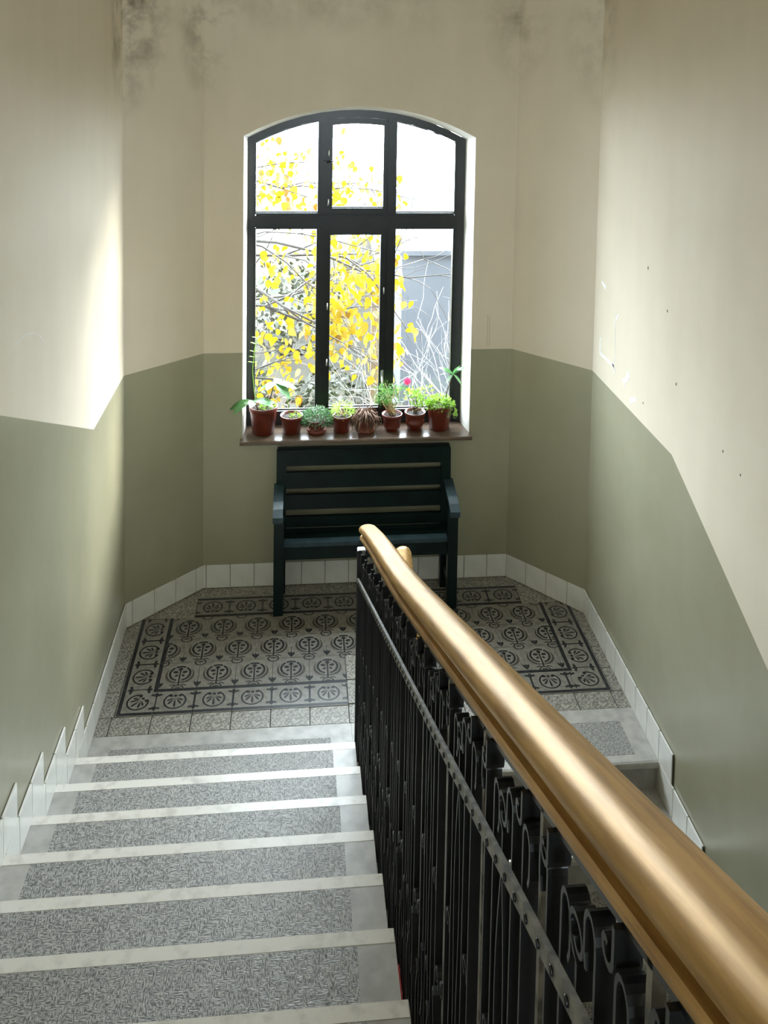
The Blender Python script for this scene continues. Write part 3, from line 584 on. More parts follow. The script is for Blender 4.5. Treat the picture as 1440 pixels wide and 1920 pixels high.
b = MB(); b.box(1.262, 1.278, YW - .016, YW + .006, 1.245, 1.32, 0, .003); b.tube([(1.27, YW - .012, 1.28), (1.27, YW - .04, 1.28), (1.27, YW - .045, 1.21)], .006, 8); wpart(b, 'handle', ['steel'], s5)
b = MB(); prof = [(.845, .940), (.845, .955), (.850, .9625), (.860, SILL), (YW + .01, SILL), (YW + .01, .935), (.868, .935)]
b.prism([(.365, y, z) for y, z in prof[:4] + [(.902, SILL), (.902, .935), prof[6]]], (1.466, 0, 0)); b.prism([(.3785, .9, SILL), (.3785, .9, .935), (FX0 + .001, YW + .01, .935), (FX0 + .001, YW + .01, SILL)], (0, 0, 0)) if False else None
b.prism([(OX0 + .002, .901, SILL), (OX1 - .002, .901, SILL), (FX1 - .001, YW + .004, SILL), (FX0 + .001, YW + .004, SILL)], (0, 0, -.03))
sill = wpart(b, 'window_sill', ['sill_wood']); sill['label'] = 'brown wooden inner sill carrying flower pots'

# ------------------------------------------------------------------ bench
bx0, bx1 = 0.595, 1.695
be = empty('garden_bench', ((bx0 + bx1) / 2, 0.7, 0)); tag(be, 'dark green slatted wooden bench with armrests under the window', 'bench')
BO = Vector((-(bx0 + bx1) / 2, -0.7, 0))
def bpart(b, name, mt='bench_green', parent=be):
    b.v = [tuple(Vector(v) + BO) for v in b.v]; return b.build(name, [mt], parent)
def slab_x(b, x0, x1, yz, ): b.prism([(x0, y, z) for y, z in yz], (x1 - x0, 0, 0))
def lean(z): return 0.800 + (z - 0.42) * 0.085           # front face of the reclined back
for x0 in (bx0, bx1 - .06):
    b = MB(); slab_x(b, x0, x0 + .06, [(.80, 0), (.845, 0), (lean(.42) + .045, .42), (lean(.895) + .045, .895), (lean(.895), .895), (lean(.42), .42)]); bpart(b, 'back_post')
for z0, z1 in ((.805, .895), (.665, .765), (.535, .625), (.425, .49)):
    b = MB(); slab_x(b, bx0 + .06, bx1 - .06, [(lean(z0) + .004, z0), (lean(z0) + .028, z0), (lean(z1) + .028, z1), (lean(z1) + .004, z1)]); bpart(b, 'back_slat')
b = MB(); slab_x(b, bx0 + .005, bx1 - .005, [(lean(.89) - .006, .893), (lean(.89) + .05, .893), (lean(.89) + .05, .908), (lean(.89) - .006, .908)]); bpart(b, 'top_rail')
for x0 in (bx0 - .008, bx1 - .052):
    b = MB(); b.box(x0, x0 + .06, .572, .632, 0, .60, 0, .004); bpart(b, 'front_leg')
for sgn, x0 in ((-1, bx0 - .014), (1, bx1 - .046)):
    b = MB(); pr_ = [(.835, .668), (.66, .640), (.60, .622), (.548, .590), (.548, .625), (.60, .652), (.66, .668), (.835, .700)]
    slab_x(b, x0, x0 + .06, pr_); bpart(b, 'armrest', 'bench_lit')
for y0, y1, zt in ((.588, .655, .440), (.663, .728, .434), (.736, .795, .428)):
    b = MB(); b.box(bx0 + .052, bx1 - .052, y0, y1, zt - .024, zt, 0, .004); bpart(b, 'seat_slat', 'bench_lit' if y0 < .6 else 'bench_green')
b = MB(); b.box(bx0 + .052, bx1 - .052, .596, .622, .335, .414, 0, .003); bpart(b, 'apron')
for x0 in (bx0 + .005, bx1 - .05):
    b = MB(); b.box(x0, x0 + .045, .632, .80, .34, .412, 0, .003); bpart(b, 'side_rail'); b = MB(); b.box(x0 + .01, x0 + .035, .632, .80, .12, .16, 0, .003); bpart(b, 'stretcher')

# ------------------------------------------------------------------ iron railing with oak handrail
XB = 1.024                            # middle plane of the ironwork
ra = empty('stair_railing', (XB, Y1, 0)); tag(ra, 'black wrought iron stair railing with scrolls under a broad varnished oak handrail', 'railing')
RO = Vector((-XB, -Y1, 0))
def rpart(b, name, mt, parent=ra):
    b.v = [tuple(Vector(v) + RO) for v in b.v]; return b.build(name, [mt], parent)
HB_, HM, HR = -0.145, 0.775, 0.925    # bottom bar, middle bar, underside of handrail, above the nosing line
YE, YT = -0.56, -5.08                 # lower and upper end of the railing
def slope_bar(x0, x1, y0, y1, h0, h1, b): b.prism([(x0, y0, zn(y0) + h0), (x0, y1, zn(y1) + h0), (x0, y1, zn(y1) + h1), (x0, y0, zn(y0) + h1)], (x1 - x0, 0, 0))
b = MB(); slope_bar(XB - .006, XB + .016, YE, YT, HB_ - .006, HB_ + .006, b); rpart(b, 'bottom_bar', 'worn_iron')
b = MB(); slope_bar(XB - .016, XB - .008, YE, YT, HM - .012, HM + .012, b); mb = rpart(b, 'middle_bar', 'lit_iron')

# handrail: moulded oak section swept up the slope
HC = XB + .032
def ease(y): t = min(max((y + 2.2) / 1.5, 0), 1); return .045 * t * t * (3 - 2 * t)
def rail_prof(s_=1.0):
    """(rounded top, moulded underside) of the handrail section, both open runs of (x, z)"""
    top = [(.043 * math.cos(math.radians(a)), .050 + .027 * math.sin(math.radians(a))) for a in [-28 + 236 * i / 18 for i in range(19)]]
    low = [top[-1], (-.026, .034), (-.022, .026), (-.022, .020), (-.034, .017), (-.038, .012), (-.038, .004), (-.034, 0), (.034, 0), (.038, .004), (.038, .012), (.034, .017), (.022, .020), (.022, .026), (.026, .034), top[0]]
    return [[(x * s_, z * s_) for x, z in q_] for q_ in (top, low)]
def sweep_rail(b, rows, s_=1.0):
    """rows: (x, y, z, scale)"""
    for q_, sm in zip(rail_prof(s_), (True, False)):
        n = len(q_); vs = [(x + a * k, y, z + .039 * s_ + (c - .039 * s_) * k) for x, y, z, k in rows for a, c in q_]
        b.add(vs, [(i * n + j, i * n + j + 1, (i + 1) * n + j + 1, (i + 1) * n + j) for i in range(len(rows) - 1) for j in range(n - 1)], 0, sm)
    for x, y, z, k in (rows[0], rows[-1]):
        t, l = rail_prof(s_); vs = [(x + a * k, y, z + .039 * s_ + (c - .039 * s_) * k) for a, c in t + l[1:-1]]; b.add(vs, [tuple(range(len(vs)))])
b = MB(); rows = []
for i in range(8):                     # rounded lower end
    a = math.radians(90 * i / 7); y = YE + 0.055 * math.cos(a); rows.append((HC, y, zn(y) + ease(y) + HR, 0.3 + 0.7 * math.sin(a)))
for i in range(25): y = YE - .05 - (YE - .05 - YT) * i / 24; rows.append((HC, y, zn(y) + ease(y) + HR, 1.0))
sweep_rail(b, rows)
hr = rpart(b, 'handrail', 'varnished_oak'); hr['label'] = 'golden brown varnished oak handrail'
b = MB(); ys = [YE - (YE - YT) * i / 24 for i in range(25)]; b.sweep([(.0, -.012), (.030, -.012), (.030, .002), (.0, .002)], [(XB, y, zn(y) + HR + ease(y)) for y in ys]); rpart(b, 'top_bar', 'black_iron')
# panel members, repeated once per step
PITCH = G_
def spiral(y, z, r, a0, turns, n=16, hand=1):
    return [(y + hand * r * (1 - .62 * i / n) * math.cos(math.radians(a0 + 360 * turns * i / n)), z + r * (1 - .62 * i / n) * math.sin(math.radians(a0 + 360 * turns * i / n))) for i in range(n + 1)]
def member(path, x0, x1, t): b = MB(); b.strip(path, XB + x0, XB + x1, t); return b
def zl(dy): return zn(PY0 + dy)       # nosing line at an offset from the first post
PY0 = -0.66
mem = []
mem.append(('post', 'lit_iron', member([(PY0, zl(0) + HB_ - .10), (PY0, zl(0) + HR + .004)], .0, .013, .012)))
for f in (1, 2, 4, 5):
    dy = -PITCH * f / 6; mem.append(('baluster', 'black_iron', member([(PY0 + dy, zl(dy) + HB_), (PY0 + dy, zl(dy) + HM)], -.008, .016, .006)))
for sgn in (-1, 1):                    # long lyre in the middle of the panel
    dy = -PITCH / 2; c = PY0 + dy; z0, z1 = zl(dy) + HB_ + .02, zl(dy) + HM - .03
    p = [(c + sgn * (.004 + .020 * math.sin(math.pi * t / 14) + .010 * math.sin(3 * math.pi * t / 14)), z0 + (z1 - z0) * t / 14) for t in range(15)]
    mem.append(('lyre_bar', 'black_iron', member(p, -.008, .016, .005)))
for f, sgn, zo in ((1, 1, .10), (2, -1, .20), (4, 1, .10), (5, -1, .20)):     # leaf scrolls low on the bars
    dy = -PITCH * f / 6; c = PY0 + dy; z = zl(dy) + HB_ + zo
    p = [(c + sgn * (.002 + .018 * math.sin(math.pi * t / 10)), z + .17 * t / 10) for t in range(11)]
    mem.append(('leaf_scroll', 'black_iron', member(p + [(c + sgn * .014, z + .186), (c + sgn * .020, z + .176)], -.012, .014, .006)))
for f, zo in ((1.5, .55), (4.5, .55), (3, .30), (0.5, .36), (5.5, .36)):     # small collars and C scrolls in the field
    dy = -PITCH * f / 6; c = PY0 + dy; z = zl(dy) + HB_ + zo
    mem.append(('c_scroll', 'black_iron', member(spiral(c, z + .05, .022, 200, -.85, 14) , -.008, .014, .005)))
zu0 = HM
for f, sgn in ((1, 1), (2, -1), (4, 1), (5, -1)):                                # crooks between middle bar and handrail
    dy = -PITCH * f / 6; c = PY0 + dy; z0 = zl(dy) + HM; top = z0 + .085
    p = [(c, z0), (c, top)] + [(c + sgn * .016 * (1 - math.cos(math.radians(a))), top + .022 * math.sin(math.radians(a))) for a in range(20, 181, 20)] + [(c + sgn * .032, top - .03), (c + sgn * .026, top - .045)]
    mem.append(('crook', 'black_iron', member(p, -.008, .016, .006)))
dy = -PITCH / 2; c = PY0 + dy; z0 = zl(dy) + HM
mem.append(('ring_scroll', 'black_iron', member([(c, z0)] + spiral(c - .0, z0 + .07, .028, -90, 1.15, 20), -.008, .016, .006)))
for sgn in (-1, 1):                                                             # drops under the handrail
    dy = -PITCH / 2 + sgn * PITCH * .32; c = PY0 + dy; z1 = zl(dy) + HR - .008
    mem.append(('drop_scroll', 'black_iron', member([(c, z1), (c, z1 - .022)] + spiral(c + .016, z1 - .037, .016, 180, .8, 10), -.010, .018, .007)))
meshes = []
for nm, mt, b in mem:
    b.v = [tuple(Vector(v) + RO) for v in b.v]; meshes.append((nm, b.mesh(nm, [mt])))
for k in range(13):
    for nm, me in meshes: place(nm, me, ra, (0, -PITCH * k, R_ * k))
b = MB(); b.lathe([(.004, 0), (.006, .002), (.004, .004)], 8); RV = b.mesh('rivet', ['black_iron']); RV.transform(Matrix.Rotation(math.radians(-90), 4, 'Y'))
for k in range(13):
    for f in (0.0, 1, 2, 3, 4, 5):
        y = PY0 - PITCH * (k + f / 6); place('rivet', RV, mb, Vector((XB - .0155, y, zn(y) + HM)) + RO)
b = MB(); b.box(XB - .016, XB + .022, YE - .012, YE + .026, 0.0, zn(YE) + HR, 0, .003); rpart(b, 'end_post', 'black_iron')

# railing of the lower flight across the well
XV = 1.222
rb = empty('lower_railing', (XV, YN, 0)); tag(rb, 'second iron railing beyond the well with its short oak rail end showing', 'railing')
QO = Vector((-XV, -YN, 0))
def zlow(y): return (R_ / G_) * (y - YN)
def qpart(b, name, mt):
    b.v = [tuple(Vector(v) + QO) for v in b.v]; return b.build(name, [mt], rb)
ye, yt = -0.60, -4.2
b = MB(); HRL = .965
sweep_rail(b, [(XV, ye + .05, zlow(ye) + HRL - .015, .5), (XV, ye + .035, zlow(ye) + HRL - .005, .9), (XV, ye, zlow(ye) + HRL, 1), (XV, ye - .3, zlow(ye - .3) + HRL, 1), (XV, yt, zlow(yt) + HRL, 1)], .85); qpart(b, 'handrail', 'varnished_oak')
for hh in (.06, .78): b = MB(); b.prism([(XV - .01, ye, zlow(ye) + hh), (XV - .01, yt, zlow(yt) + hh), (XV - .01, yt, zlow(yt) + hh + .01), (XV - .01, ye, zlow(ye) + hh + .01)], (.022, 0, 0)); qpart(b, 'bar', 'black_iron')
b = MB(); b.box(XV - .008, XV + .014, -.003, .003, .06, HRL); BM = b.mesh('baluster', ['black_iron'])
for k in range(32):
    y = ye - .02 - .108 * k; place('baluster', BM, rb, Vector((XV, y, zlow(y))) + QO - Vector((XV, 0, 0)))
# the red scrap caught at the step end
b = MB(); yk = Y1 - G_ * 5
b.prism([(XS + .002, yk - .10, R_ * 6 - .012), (XS + .002, yk - .19, R_ * 6 - .016), (XS + .002, yk - .195, R_ * 6 - .045), (XS + .002, yk - .105, R_ * 6 - .04)], (.004, 0, 0))
tag(b.build('red_scrap', ['red_plastic']), 'small red plastic scrap stuck to the stair edge beside the railing', 'scrap')

# ------------------------------------------------------------------ potted plants on the sill
def leaf_mesh(name, mt, L=1.0, wd=0.4, bend=0.15, n=5, fold=0.12):
    b = MB(); v = []
    for i in range(n + 1):
        t = i / n; hw = wd / 2 * math.sin(math.pi * min(1, t * 0.94 + 0.03)) ** 0.8; z = -bend * t * t
        v += [(-hw, L * t, z + fold * hw), (0, L * t, z), (hw, L * t, z + fold * hw)]
    f = []
    for i in range(n): f += [(i * 3, i * 3 + 1, i * 3 + 4, i * 3 + 3), (i * 3 + 1, i * 3 + 2, i * 3 + 5, i * 3 + 4)]
    b.add(v, f, 0, True); return b.mesh(name, [mt])
LM = {'broad': leaf_mesh('leaf', 'broad_leaf', 1, .42, .25), 'light': leaf_mesh('leaf', 'light_leaf', 1, .6, .1), 'mid': leaf_mesh('leaf', 'mid_leaf', 1, .34, .15)}
def rot_to(d, roll=0.0):
    d = Vector(d).normalized(); q = d.to_track_quat('Y', 'Z'); return (q.to_matrix() @ Matrix.Rotation(roll, 3, 'Y')).to_euler()
def foliage(b, base, n, spread, hgt, ll, lw, rnd, droop=0.0, mi=0):
    """many small leaf blades on short stems, joined"""
    for i in range(n):
        a = rnd.uniform(0, 2 * math.pi); r = spread * math.sqrt(rnd.random()); z = hgt * rnd.uniform(.25, 1) * (1 - .45 * (r / spread) ** 2)
        p = Vector((base[0] + r * math.cos(a), base[1] + r * math.sin(a), base[2] + z)); d = Vector((math.cos(a) * rnd.uniform(.2, 1), math.sin(a) * rnd.uniform(.2, 1), rnd.uniform(-.2 - droop, .9 - droop))).normalized()
        s_ = d.cross(Vector((rnd.uniform(-1, 1), rnd.uniform(-1, 1), rnd.uniform(-1, 1)))).normalized() * lw / 2; L = ll * rnd.uniform(.6, 1.2)
        b.add([p, p + d * L * .5 + s_, p + d * L, p + d * L * .5 - s_], [(0, 1, 2, 3)], mi)
def stems(b, base, tips, rad, bow=.02, mi=0, rnd=random):
    for t in tips:
        o = Vector(base) + Vector((rnd.uniform(-.02, .02), rnd.uniform(-.02, .02), 0)); t = Vector(t); mid = (o + t) / 2 + Vector((rnd.uniform(-bow, bow), rnd.uniform(-bow, bow), bow * .5)); b.tube([o, mid, t], [rad, rad * .8, rad * .5], 5, mi)
def pot(x, y, h, rt_, rb_, label, style='plain', cat='plant', mt='terracotta'):
    e = empty('potted_plant', (x, y, SILL + .0003)); tag(e, label, cat, 'potted plants on the window sill')
    b = MB(); prof = [(rb_ - .004, 0), (rb_, .003)]
    if style == 'saucer': prof = [(rb_ + .006, 0), (rb_ + .010, .004), (rb_ + .012, .024), (rb_ + .004, .026), (rb_ + .002, .03)]
    if style == 'band': prof += [(rb_ + (rt_ - rb_) * .25, h * .24), (rb_ + (rt_ - rb_) * .25 + .004, h * .26), (rb_ + (rt_ - rb_) * .5 + .004, h * .52), (rb_ + (rt_ - rb_) * .5, h * .54)]
    if style == 'ring': prof += [(rb_ + (rt_ - rb_) * .2, h * .2), (rb_ + (rt_ - rb_) * .2 + .003, h * .215), (rb_ + (rt_ - rb_) * .2 + .002, h * .25)]
    prof += [(rt_ - .004, h * .80), (rt_ - .002, h * .82), (rt_ + .001, h * .83), (rt_ + .003, h - .002), (rt_ + .001, h), (rt_ - .003, h), (rt_ - .006, h * .85)]
    b.lathe(prof, 28); b.build('pot', [mt], e)
    b = MB(); b.lathe([(rt_ - .005, h * .82), (rt_ - .005, h * .87), (rt_ * .5, h * .90), (.002, h * .905)], 20); b.build('soil', ['soil'], e)
    return e, h * .89
rn = random.Random(3)
# 1 broad-leaved plant in the tall pot at the left end
e, hs = pot(.505, .985, .175, .088, .070, 'tall terracotta pot at the left end of the sill with broad speckled leaves')
b = MB(); c1, c2 = Vector((.07, .0, hs + .17)), Vector((-.06, -.125, hs + .10))
b.tube([(.02, 0, hs), (.05, .0, hs + .09), c1], [.005, .004, .003], 6); b.tube([(-.03, -.03, hs), (-.045, -.08, hs + .06), c2], [.005, .004, .003], 6); b.build('stem', ['brown_stem'], e)
for c, angs in ((c1, (10, 75, 140, 200, 255, 310, 345)), (c2, (200, 182, 225, 350, 320, 270))):
    for a in angs:
        d = (math.cos(math.radians(a)), math.sin(math.radians(a)) * .8, rn.uniform(-.35, .3)); place('leaf', LM['broad'], e, c, rot_to(d, rn.uniform(-.4, .4)), rn.uniform(.115, .155))
b = MB(); vp = [(-.04, .0, hs), (-.06, .0, hs + .12), (-.07, .0, hs + .25), (-.06, .0, hs + .38), (-.045, .0, hs + .46)]
b.tube(vp, .0022, 5); b.build('vine', ['light_leaf'], e)
for p in ((-.067, 0, hs + .30), (-.065, 0, hs + .335), (-.061, 0, hs + .37), (-.053, 0, hs + .42), (-.045, 0, hs + .46)):
    for s_ in (-1, 1): place('leaf', LM['light'], e, p, rot_to((s_, rn.uniform(-.5, .2), .4)), rn.uniform(.022, .036))
b = MB(); foliage(b, (.03, -.01, hs - .01), 110, .05, .06, .022, .010, rn); o = b.build('ground_leaves', ['light_leaf'], e); o['kind'] = 'stuff'
# 2 nearly bare pot
e, hs = pot(.685, .975, .115, .071, .055, 'squat terracotta pot of bare dark soil with two thin sprouts')
b = MB(); b.tube([(-.01, 0, hs), (-.02, 0, hs + .06), (-.03, .0, hs + .13)], .002, 5); b.build('sprout', ['light_leaf'], e)
b = MB(); b.tube([(.0, 0, hs), (.03, 0, hs + .05), (.04, .0, hs + .11)], .002, 5); b.build('sprout', ['straw_stem'], e)
for p, d in (((-.03, 0, hs + .13), (.4, 0, 1)), ((-.02, 0, hs + .07), (-1, 0, .5)), ((-.03, 0, hs + .12), (-1, -.3, .6))): place('leaf', LM['light'], e, p, rot_to(d), .035)
b = MB(); foliage(b, (.025, -.02, hs - .01), 50, .03, .04, .02, .008, rn); o = b.build('ground_leaves', ['light_leaf'], e); o['kind'] = 'stuff'
# 3 dense grey-green cushion
e, hs = pot(.845, .968, .085, .058, .050, 'low terracotta pot overflowing with a dense grey green cushion plant', 'saucer')
b = MB(); foliage(b, (0, -.01, hs - .035), 1100, .098, .125, .024, .006, rn, .1); o = b.build('foliage', ['grey_green_leaf'], e); o['kind'] = 'stuff'
# 4 pale grassy plant
e, hs = pot(1.005, .972, .108, .062, .048, 'small terracotta pot with pale thin grassy shoots, left of the dried plant')
b = MB(); stems(b, (0, 0, hs), [(rn.uniform(-.06, .06), rn.uniform(-.04, .04), hs + rn.uniform(.04, .10)) for _ in range(12)], .0018, rnd=rn); b.build('stem', ['straw_stem'], e)
b = MB(); foliage(b, (0, 0, hs - .01), 260, .07, .10, .034, .005, rn); o = b.build('foliage', ['light_leaf'], e); o['kind'] = 'stuff'
# 5 dried drooping plant
e, hs = pot(1.160, .965, .085, .058, .048, 'low terracotta pot hidden by a dried drooping brown plant', 'saucer', mt='terracotta_pale')
b = MB()
for i in range(95):
    a = rn.uniform(0, 2 * math.pi); rr = rn.uniform(.035, .10); zt = rn.uniform(.015, .085); dr = rn.uniform(-.02, .10)
    b.tube([(.01 * math.cos(a), .01 * math.sin(a), hs), (rr * .5 * math.cos(a), rr * .5 * math.sin(a), hs + zt), (rr * math.cos(a), rr * math.sin(a), hs + zt * .7 - dr * .4), (rr * 1.08 * math.cos(a), rr * 1.08 * math.sin(a), hs + zt * .4 - dr)], [.004, .005, .0045, .002], 5)
o = b.build('dried_foliage', ['dry_leaf'], e); o['kind'] = 'stuff'
# 6 straw-stemmed carnation with a white flower
e, hs = pot(1.330, .978, .108, .064, .048, 'terracotta pot of straw coloured stems carrying one white flower', 'ring')
b = MB(); tips = [(rn.uniform(-.085, .07), rn.uniform(-.05, .05), hs + rn.uniform(.09, .2)) for _ in range(22)]
stems(b, (0, 0, hs), tips, .0028, rnd=rn); b.build('stem', ['straw_stem'], e)
b = MB()
for t in tips: foliage(b, (t[0], t[1], t[2] - .04), 22, .03, .06, .036, .005, rn)
o = b.build('foliage', ['mid_leaf'], e); o['kind'] = 'stuff'
def flower(e, c, mt, s_):
    b = MB()
    for i in range(9):
        a = i * 2 * math.pi / 9; d = Vector((math.cos(a), -.4, math.sin(a))); r = Vector((-math.sin(a), 0, math.cos(a)))
        b.add([Vector(c), Vector(c) + d * s_ * .6 + r * s_ * .35, Vector(c) + d * s_, Vector(c) + d * s_ * .6 - r * s_ * .35], [(0, 1, 2, 3)])
    b.build('flower', [mt], e)
flower(e, (.01, -.055, hs + .12), 'white_petal', .022)
# 7 light green plant with a red flower
e, hs = pot(1.480, .978, .118, .066, .047, 'terracotta pot with a pale band around it and feathery light green leaves', 'band', mt='terracotta')
b = MB(); tips = [(rn.uniform(-.06, .10), rn.uniform(-.04, .04), hs + rn.uniform(.05, .15)) for _ in range(12)]; stems(b, (0, 0, hs), tips, .0025, rnd=rn); b.build('stem', ['brown_stem'], e)
b = MB()
for t in tips: foliage(b, (t[0], t[1], t[2] - .03), 20, .04, .06, .03, .012, rn)
o = b.build('foliage', ['light_leaf'], e); o['kind'] = 'stuff'
b = MB(); b.tube([(-.02, .02, hs), (-.05, .02, hs + .14), (-.055, .0, hs + .215)], .0018, 5); b.build('flower_stem', ['mid_leaf'], e)
flower(e, (-.055, .0, hs + .215), 'red_petal', .026)
# 8 tall pot at the right end
e, hs = pot(1.640, .985, .165, .080, .064, 'tall terracotta pot at the right end of the sill with clover and one leafy stem')
b = MB(); tips = [(.06, .0, hs + .18), (.075, .0, hs + .26), (-.02, 0, hs + .14)]; b.tube([(.03, 0, hs), (.05, -.01, hs + .12), (.085, 0, hs + .21)], [.004, .003, .002], 6); b.build('stem', ['brown_stem'], e)
for d in ((-1, -.2, .3), (-.9, .3, .6), (.35, -.3, 1), (.8, -.3, .9), (.9, -.4, -.7), (-.5, -.4, -.2)): place('leaf', LM['broad'], e, (.085, 0, hs + .21), rot_to(d, rn.uniform(-.4, .4)), rn.uniform(.075, .10))
b = MB(); foliage(b, (0, -.01, hs - .015), 420, .088, .085, .022, .018, rn); foliage(b, (.075, -.05, hs - .07), 30, .03, .08, .022, .02, rn); o = b.build('clover', ['light_leaf'], e); o['kind'] = 'stuff'

# ------------------------------------------------------------------ the garden outside
rg = random.Random(11)
b = MB(); nx, ny = 40, 40
def gz(x, y): return -3.1 + max(0, y - 2.0) * .225 + .18 * math.sin(x * 1.3 + y * .7) * math.sin(y * .9) + .08 * math.sin(x * 4.1) * math.sin(y * 3.3)
vs = [(-8 + 22 * i / nx, YO + .02 + 12.5 * j / ny, gz(-8 + 22 * i / nx, YO + 12.5 * j / ny)) for j in range(ny + 1) for i in range(nx + 1)]
b.add(vs, [(j * (nx + 1) + i, j * (nx + 1) + i + 1, (j + 1) * (nx + 1) + i + 1, (j + 1) * (nx + 1) + i) for j in range(ny) for i in range(nx)], 0, True)
struct(b.build('ground', ['hill_grass']), 'sloping autumn garden ground outside the window', 'ground')
def branchy(b, p, d, L, r, depth, rnd, tips, up_=.15, mi=0, kids=3, curl=.35):
    pts = [Vector(p)]; dd = Vector(d).normalized(); k = 5; rad = []
    for i in range(k):
        dd = (dd + Vector((rnd.uniform(-curl, curl), rnd.uniform(-curl, curl), rnd.uniform(-curl, curl) + up_ * .3))).normalized(); pts.append(pts[-1] + dd * L / k)
    b.tube(pts, [r * (1 - .55 * i / k) for i in range(k + 1)], 5 if r < .02 else 7, mi)
    tips.append((pts[-1], dd)); tips.append((pts[3], dd))
    if depth > 0:
        for c in range(kids):
            i = rnd.choice((2, 3, 4, 5)); a = (dd + Vector((rnd.uniform(-1, 1), rnd.uniform(-1, 1), rnd.uniform(-.6, .9)))).normalized()
            branchy(b, pts[i], a, L * rnd.uniform(.5, .75), r * .5, depth - 1, rnd, tips, up_, mi, kids, curl)
# yellow autumn tree left of the view
tr = empty('autumn_tree', (-.9, 4.6, -2.6)); tag(tr, 'autumn tree hung with large bright yellow leaves', 'tree')
TO = Vector((-.9, 4.6, -2.6))
b = MB(); tips = []; base = Vector((0, 0, -.1))
b.tube([base, base + Vector((.05, 0, 1.5)), base + Vector((.1, .05, 3.0)), base + Vector((0, .1, 4.8))], [.16, .13, .11, .08], 9); b.build('trunk', ['bark'], tr)
b = MB()
for z, d, L in ((4.5, (1, -.15, .35), 2.0), (4.3, (1, .15, .12), 2.3), (3.9, (1, -.25, 0), 2.0), (4.1, (1, .1, -.05), 2.4), (3.6, (1, .3, -.1), 2.0), (3.3, (1, -.1, -.1), 2.0), (3.0, (1, .2, -.1), 1.5), (4.7, (.9, .2, .5), 1.8)):
    branchy(b, (.08, .05, z), d, L, .022, 2, rg, tips, 0, 0, 4)
b.build('branches', ['bark'], tr)
hl = MB(); hv = [(0, 0, 0), (.28, .12, .03), (.42, .38, .05), (.30, .70, .02), (0, 1.08, -.08), (-.30, .70, .02), (-.42, .38, .05), (-.28, .12, .03), (0, .45, -.03)]
hl.add(hv, [(0, 1, 8), (1, 2, 8), (2, 3, 8), (3, 4, 8), (4, 5, 8), (5, 6, 8), (6, 7, 8), (7, 0, 8)], 0, True)
YL_ = [hl.mesh('leaf', ['yellow_leaf'])]; hl2 = MB(); hl2.add(hv, hl.f, 0, True); YL_.append(hl2.mesh('leaf', ['amber_leaf']))
cand = [(t, d) for t, d in tips if (t + TO).x > -.1]
rg.shuffle(cand); cnt = 0; extra = MB()
spots = []
for t, d in cand:
    for _ in range(9):
        p = t + Vector((rg.uniform(-.18, .18), rg.uniform(-.16, .16), rg.uniform(-.28, .05))); w = p + TO
        if w.x > 1.85 or w.x < -.2 or (w.x > 1.3 and (w.z > 2.2 or rg.random() < .4)) or (w.z < .4 and rg.random() < .6): continue
        spots.append(p)
rg.shuffle(spots)
for i, p in enumerate(spots):
    d = Vector((rg.uniform(-.6, .6), rg.uniform(-.6, .6), rg.uniform(-1.2, -.2))); e_ = rot_to(d, rg.uniform(-1.6, 1.6)); sc = rg.uniform(.055, .11)
    if cnt < 300: place('leaf', YL_[0 if rg.random() < .8 else 1], tr, p, e_, sc); cnt += 1
    elif i < 2600:
        mtx = Matrix.Translation(p) @ e_.to_matrix().to_4x4() @ Matrix.Scale(sc * .9, 4); extra.add([mtx @ Vector(v) for v in hv], hl.f, 0, True)
o = extra.build('more_leaves', ['yellow_leaf'], tr); o['kind'] = 'stuff'
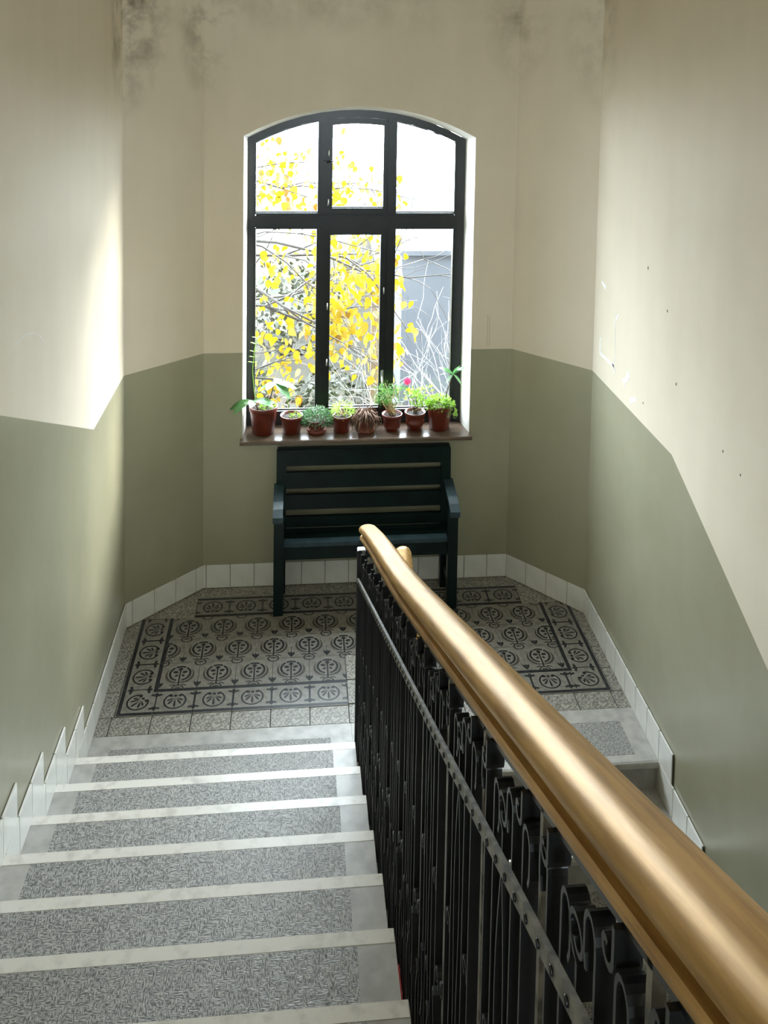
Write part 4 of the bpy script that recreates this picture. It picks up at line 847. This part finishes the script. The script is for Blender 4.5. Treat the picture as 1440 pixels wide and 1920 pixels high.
# bare pale shrubs
def shrub(x, y, hgt, n, label, mt, seed, kids=3, depth=2, rad=.012):
    r2 = random.Random(seed); e = empty('bare_shrub', (x, y, gz(x, y))); tag(e, label, 'shrub', 'bare shrubs in the garden'); tp = []
    for i in range(n):
        b = MB(); a = r2.uniform(0, 6.28); branchy(b, (.1 * math.cos(a), .1 * math.sin(a), 0), (.5 * math.cos(a), .5 * math.sin(a), 1.4), hgt * r2.uniform(.6, .9), rad, depth, r2, tp, .3, 0, kids, .3); b.build('branch', [mt], e)
shrub(2.3, 4.3, 2.2, 12, 'bare pale shrub in front of the grey house wall', 'pale_bark', 21, 4)
shrub(1.2, 4.9, 1.5, 10, 'bare pale shrub between the yellow tree and the tan post', 'pale_bark', 22, 4)
shrub(2.7, 6.2, 2.6, 7, 'tall bare grey shrub close to the grey house corner', 'pale_bark', 23, 4, rad=.016)
shrub(.6, 5.2, 1.2, 6, 'bare brown shrub under the yellow tree', 'bark', 24, 4)
# low evergreen bushes
def bush(x, y, r, label, seed):
    r2 = random.Random(seed); e = empty('garden_bush', (x, y, gz(x, y))); tag(e, label, 'bush', 'bushes in the garden')
    b = MB(); b.tube([(0, 0, 0), (0, 0, r * .8)], .03, 6); b.build('stem', ['bark'], e)
    b = MB()
    for i in range(900):
        v = Vector((r2.gauss(0, 1), r2.gauss(0, 1), r2.gauss(0, 1))).normalized(); p = Vector((v.x * r, v.y * r, r * .8 + v.z * r * .8)) * r2.uniform(.75, 1.05); s_ = v.cross(Vector((r2.uniform(-1, 1), r2.uniform(-1, 1), r2.uniform(-1, 1)))).normalized() * .05; u = v.cross(s_).normalized() * .06 + v * .04
        b.add([p - s_ * .7, p + u, p + s_ * .7, p - u * .4], [(0, 1, 2, 3)])
    o = b.build('foliage', ['hedge_leaf'], e); o['kind'] = 'stuff'
bush(1.2, 7.1, .65, 'round olive green bush left of the grey house', 31); bush(.6, 9.4, .9, 'round olive green bush far up the garden slope', 32); bush(-.3, 7.4, .7, 'round olive green bush behind the yellow tree', 33)
# neighbour house
nh = empty('neighbour_house', (4.66, 9.0, -3.4)); tag(nh, 'pale grey neighbouring house wall seen through the right panes', 'building')
b = MB(); b.box(-2.45, 5, -1.0, 5, -1, 3.95); b.build('wall', ['grey_render'], nh)
b = MB(); b.box(-2.5, 5.05, -1.05, 5.05, 3.95, 4.02); b.build('roof_edge', ['grey_render'], nh)

# tan garden post
gp = empty('garden_post', (1.69, 6.4, gz(1.69, 6.4) - .05)); tag(gp, 'tan wooden garden post beyond the middle window', 'post')
b = MB(); b.box(-.05, .05, -.05, .05, 0, 2.9, 0, .01); b.build('shaft', ['tan_wood'], gp); b = MB(); b.box(-.065, .065, -.065, .065, 2.9, 2.95, 0, .012); b.build('cap', ['tan_wood'], gp)
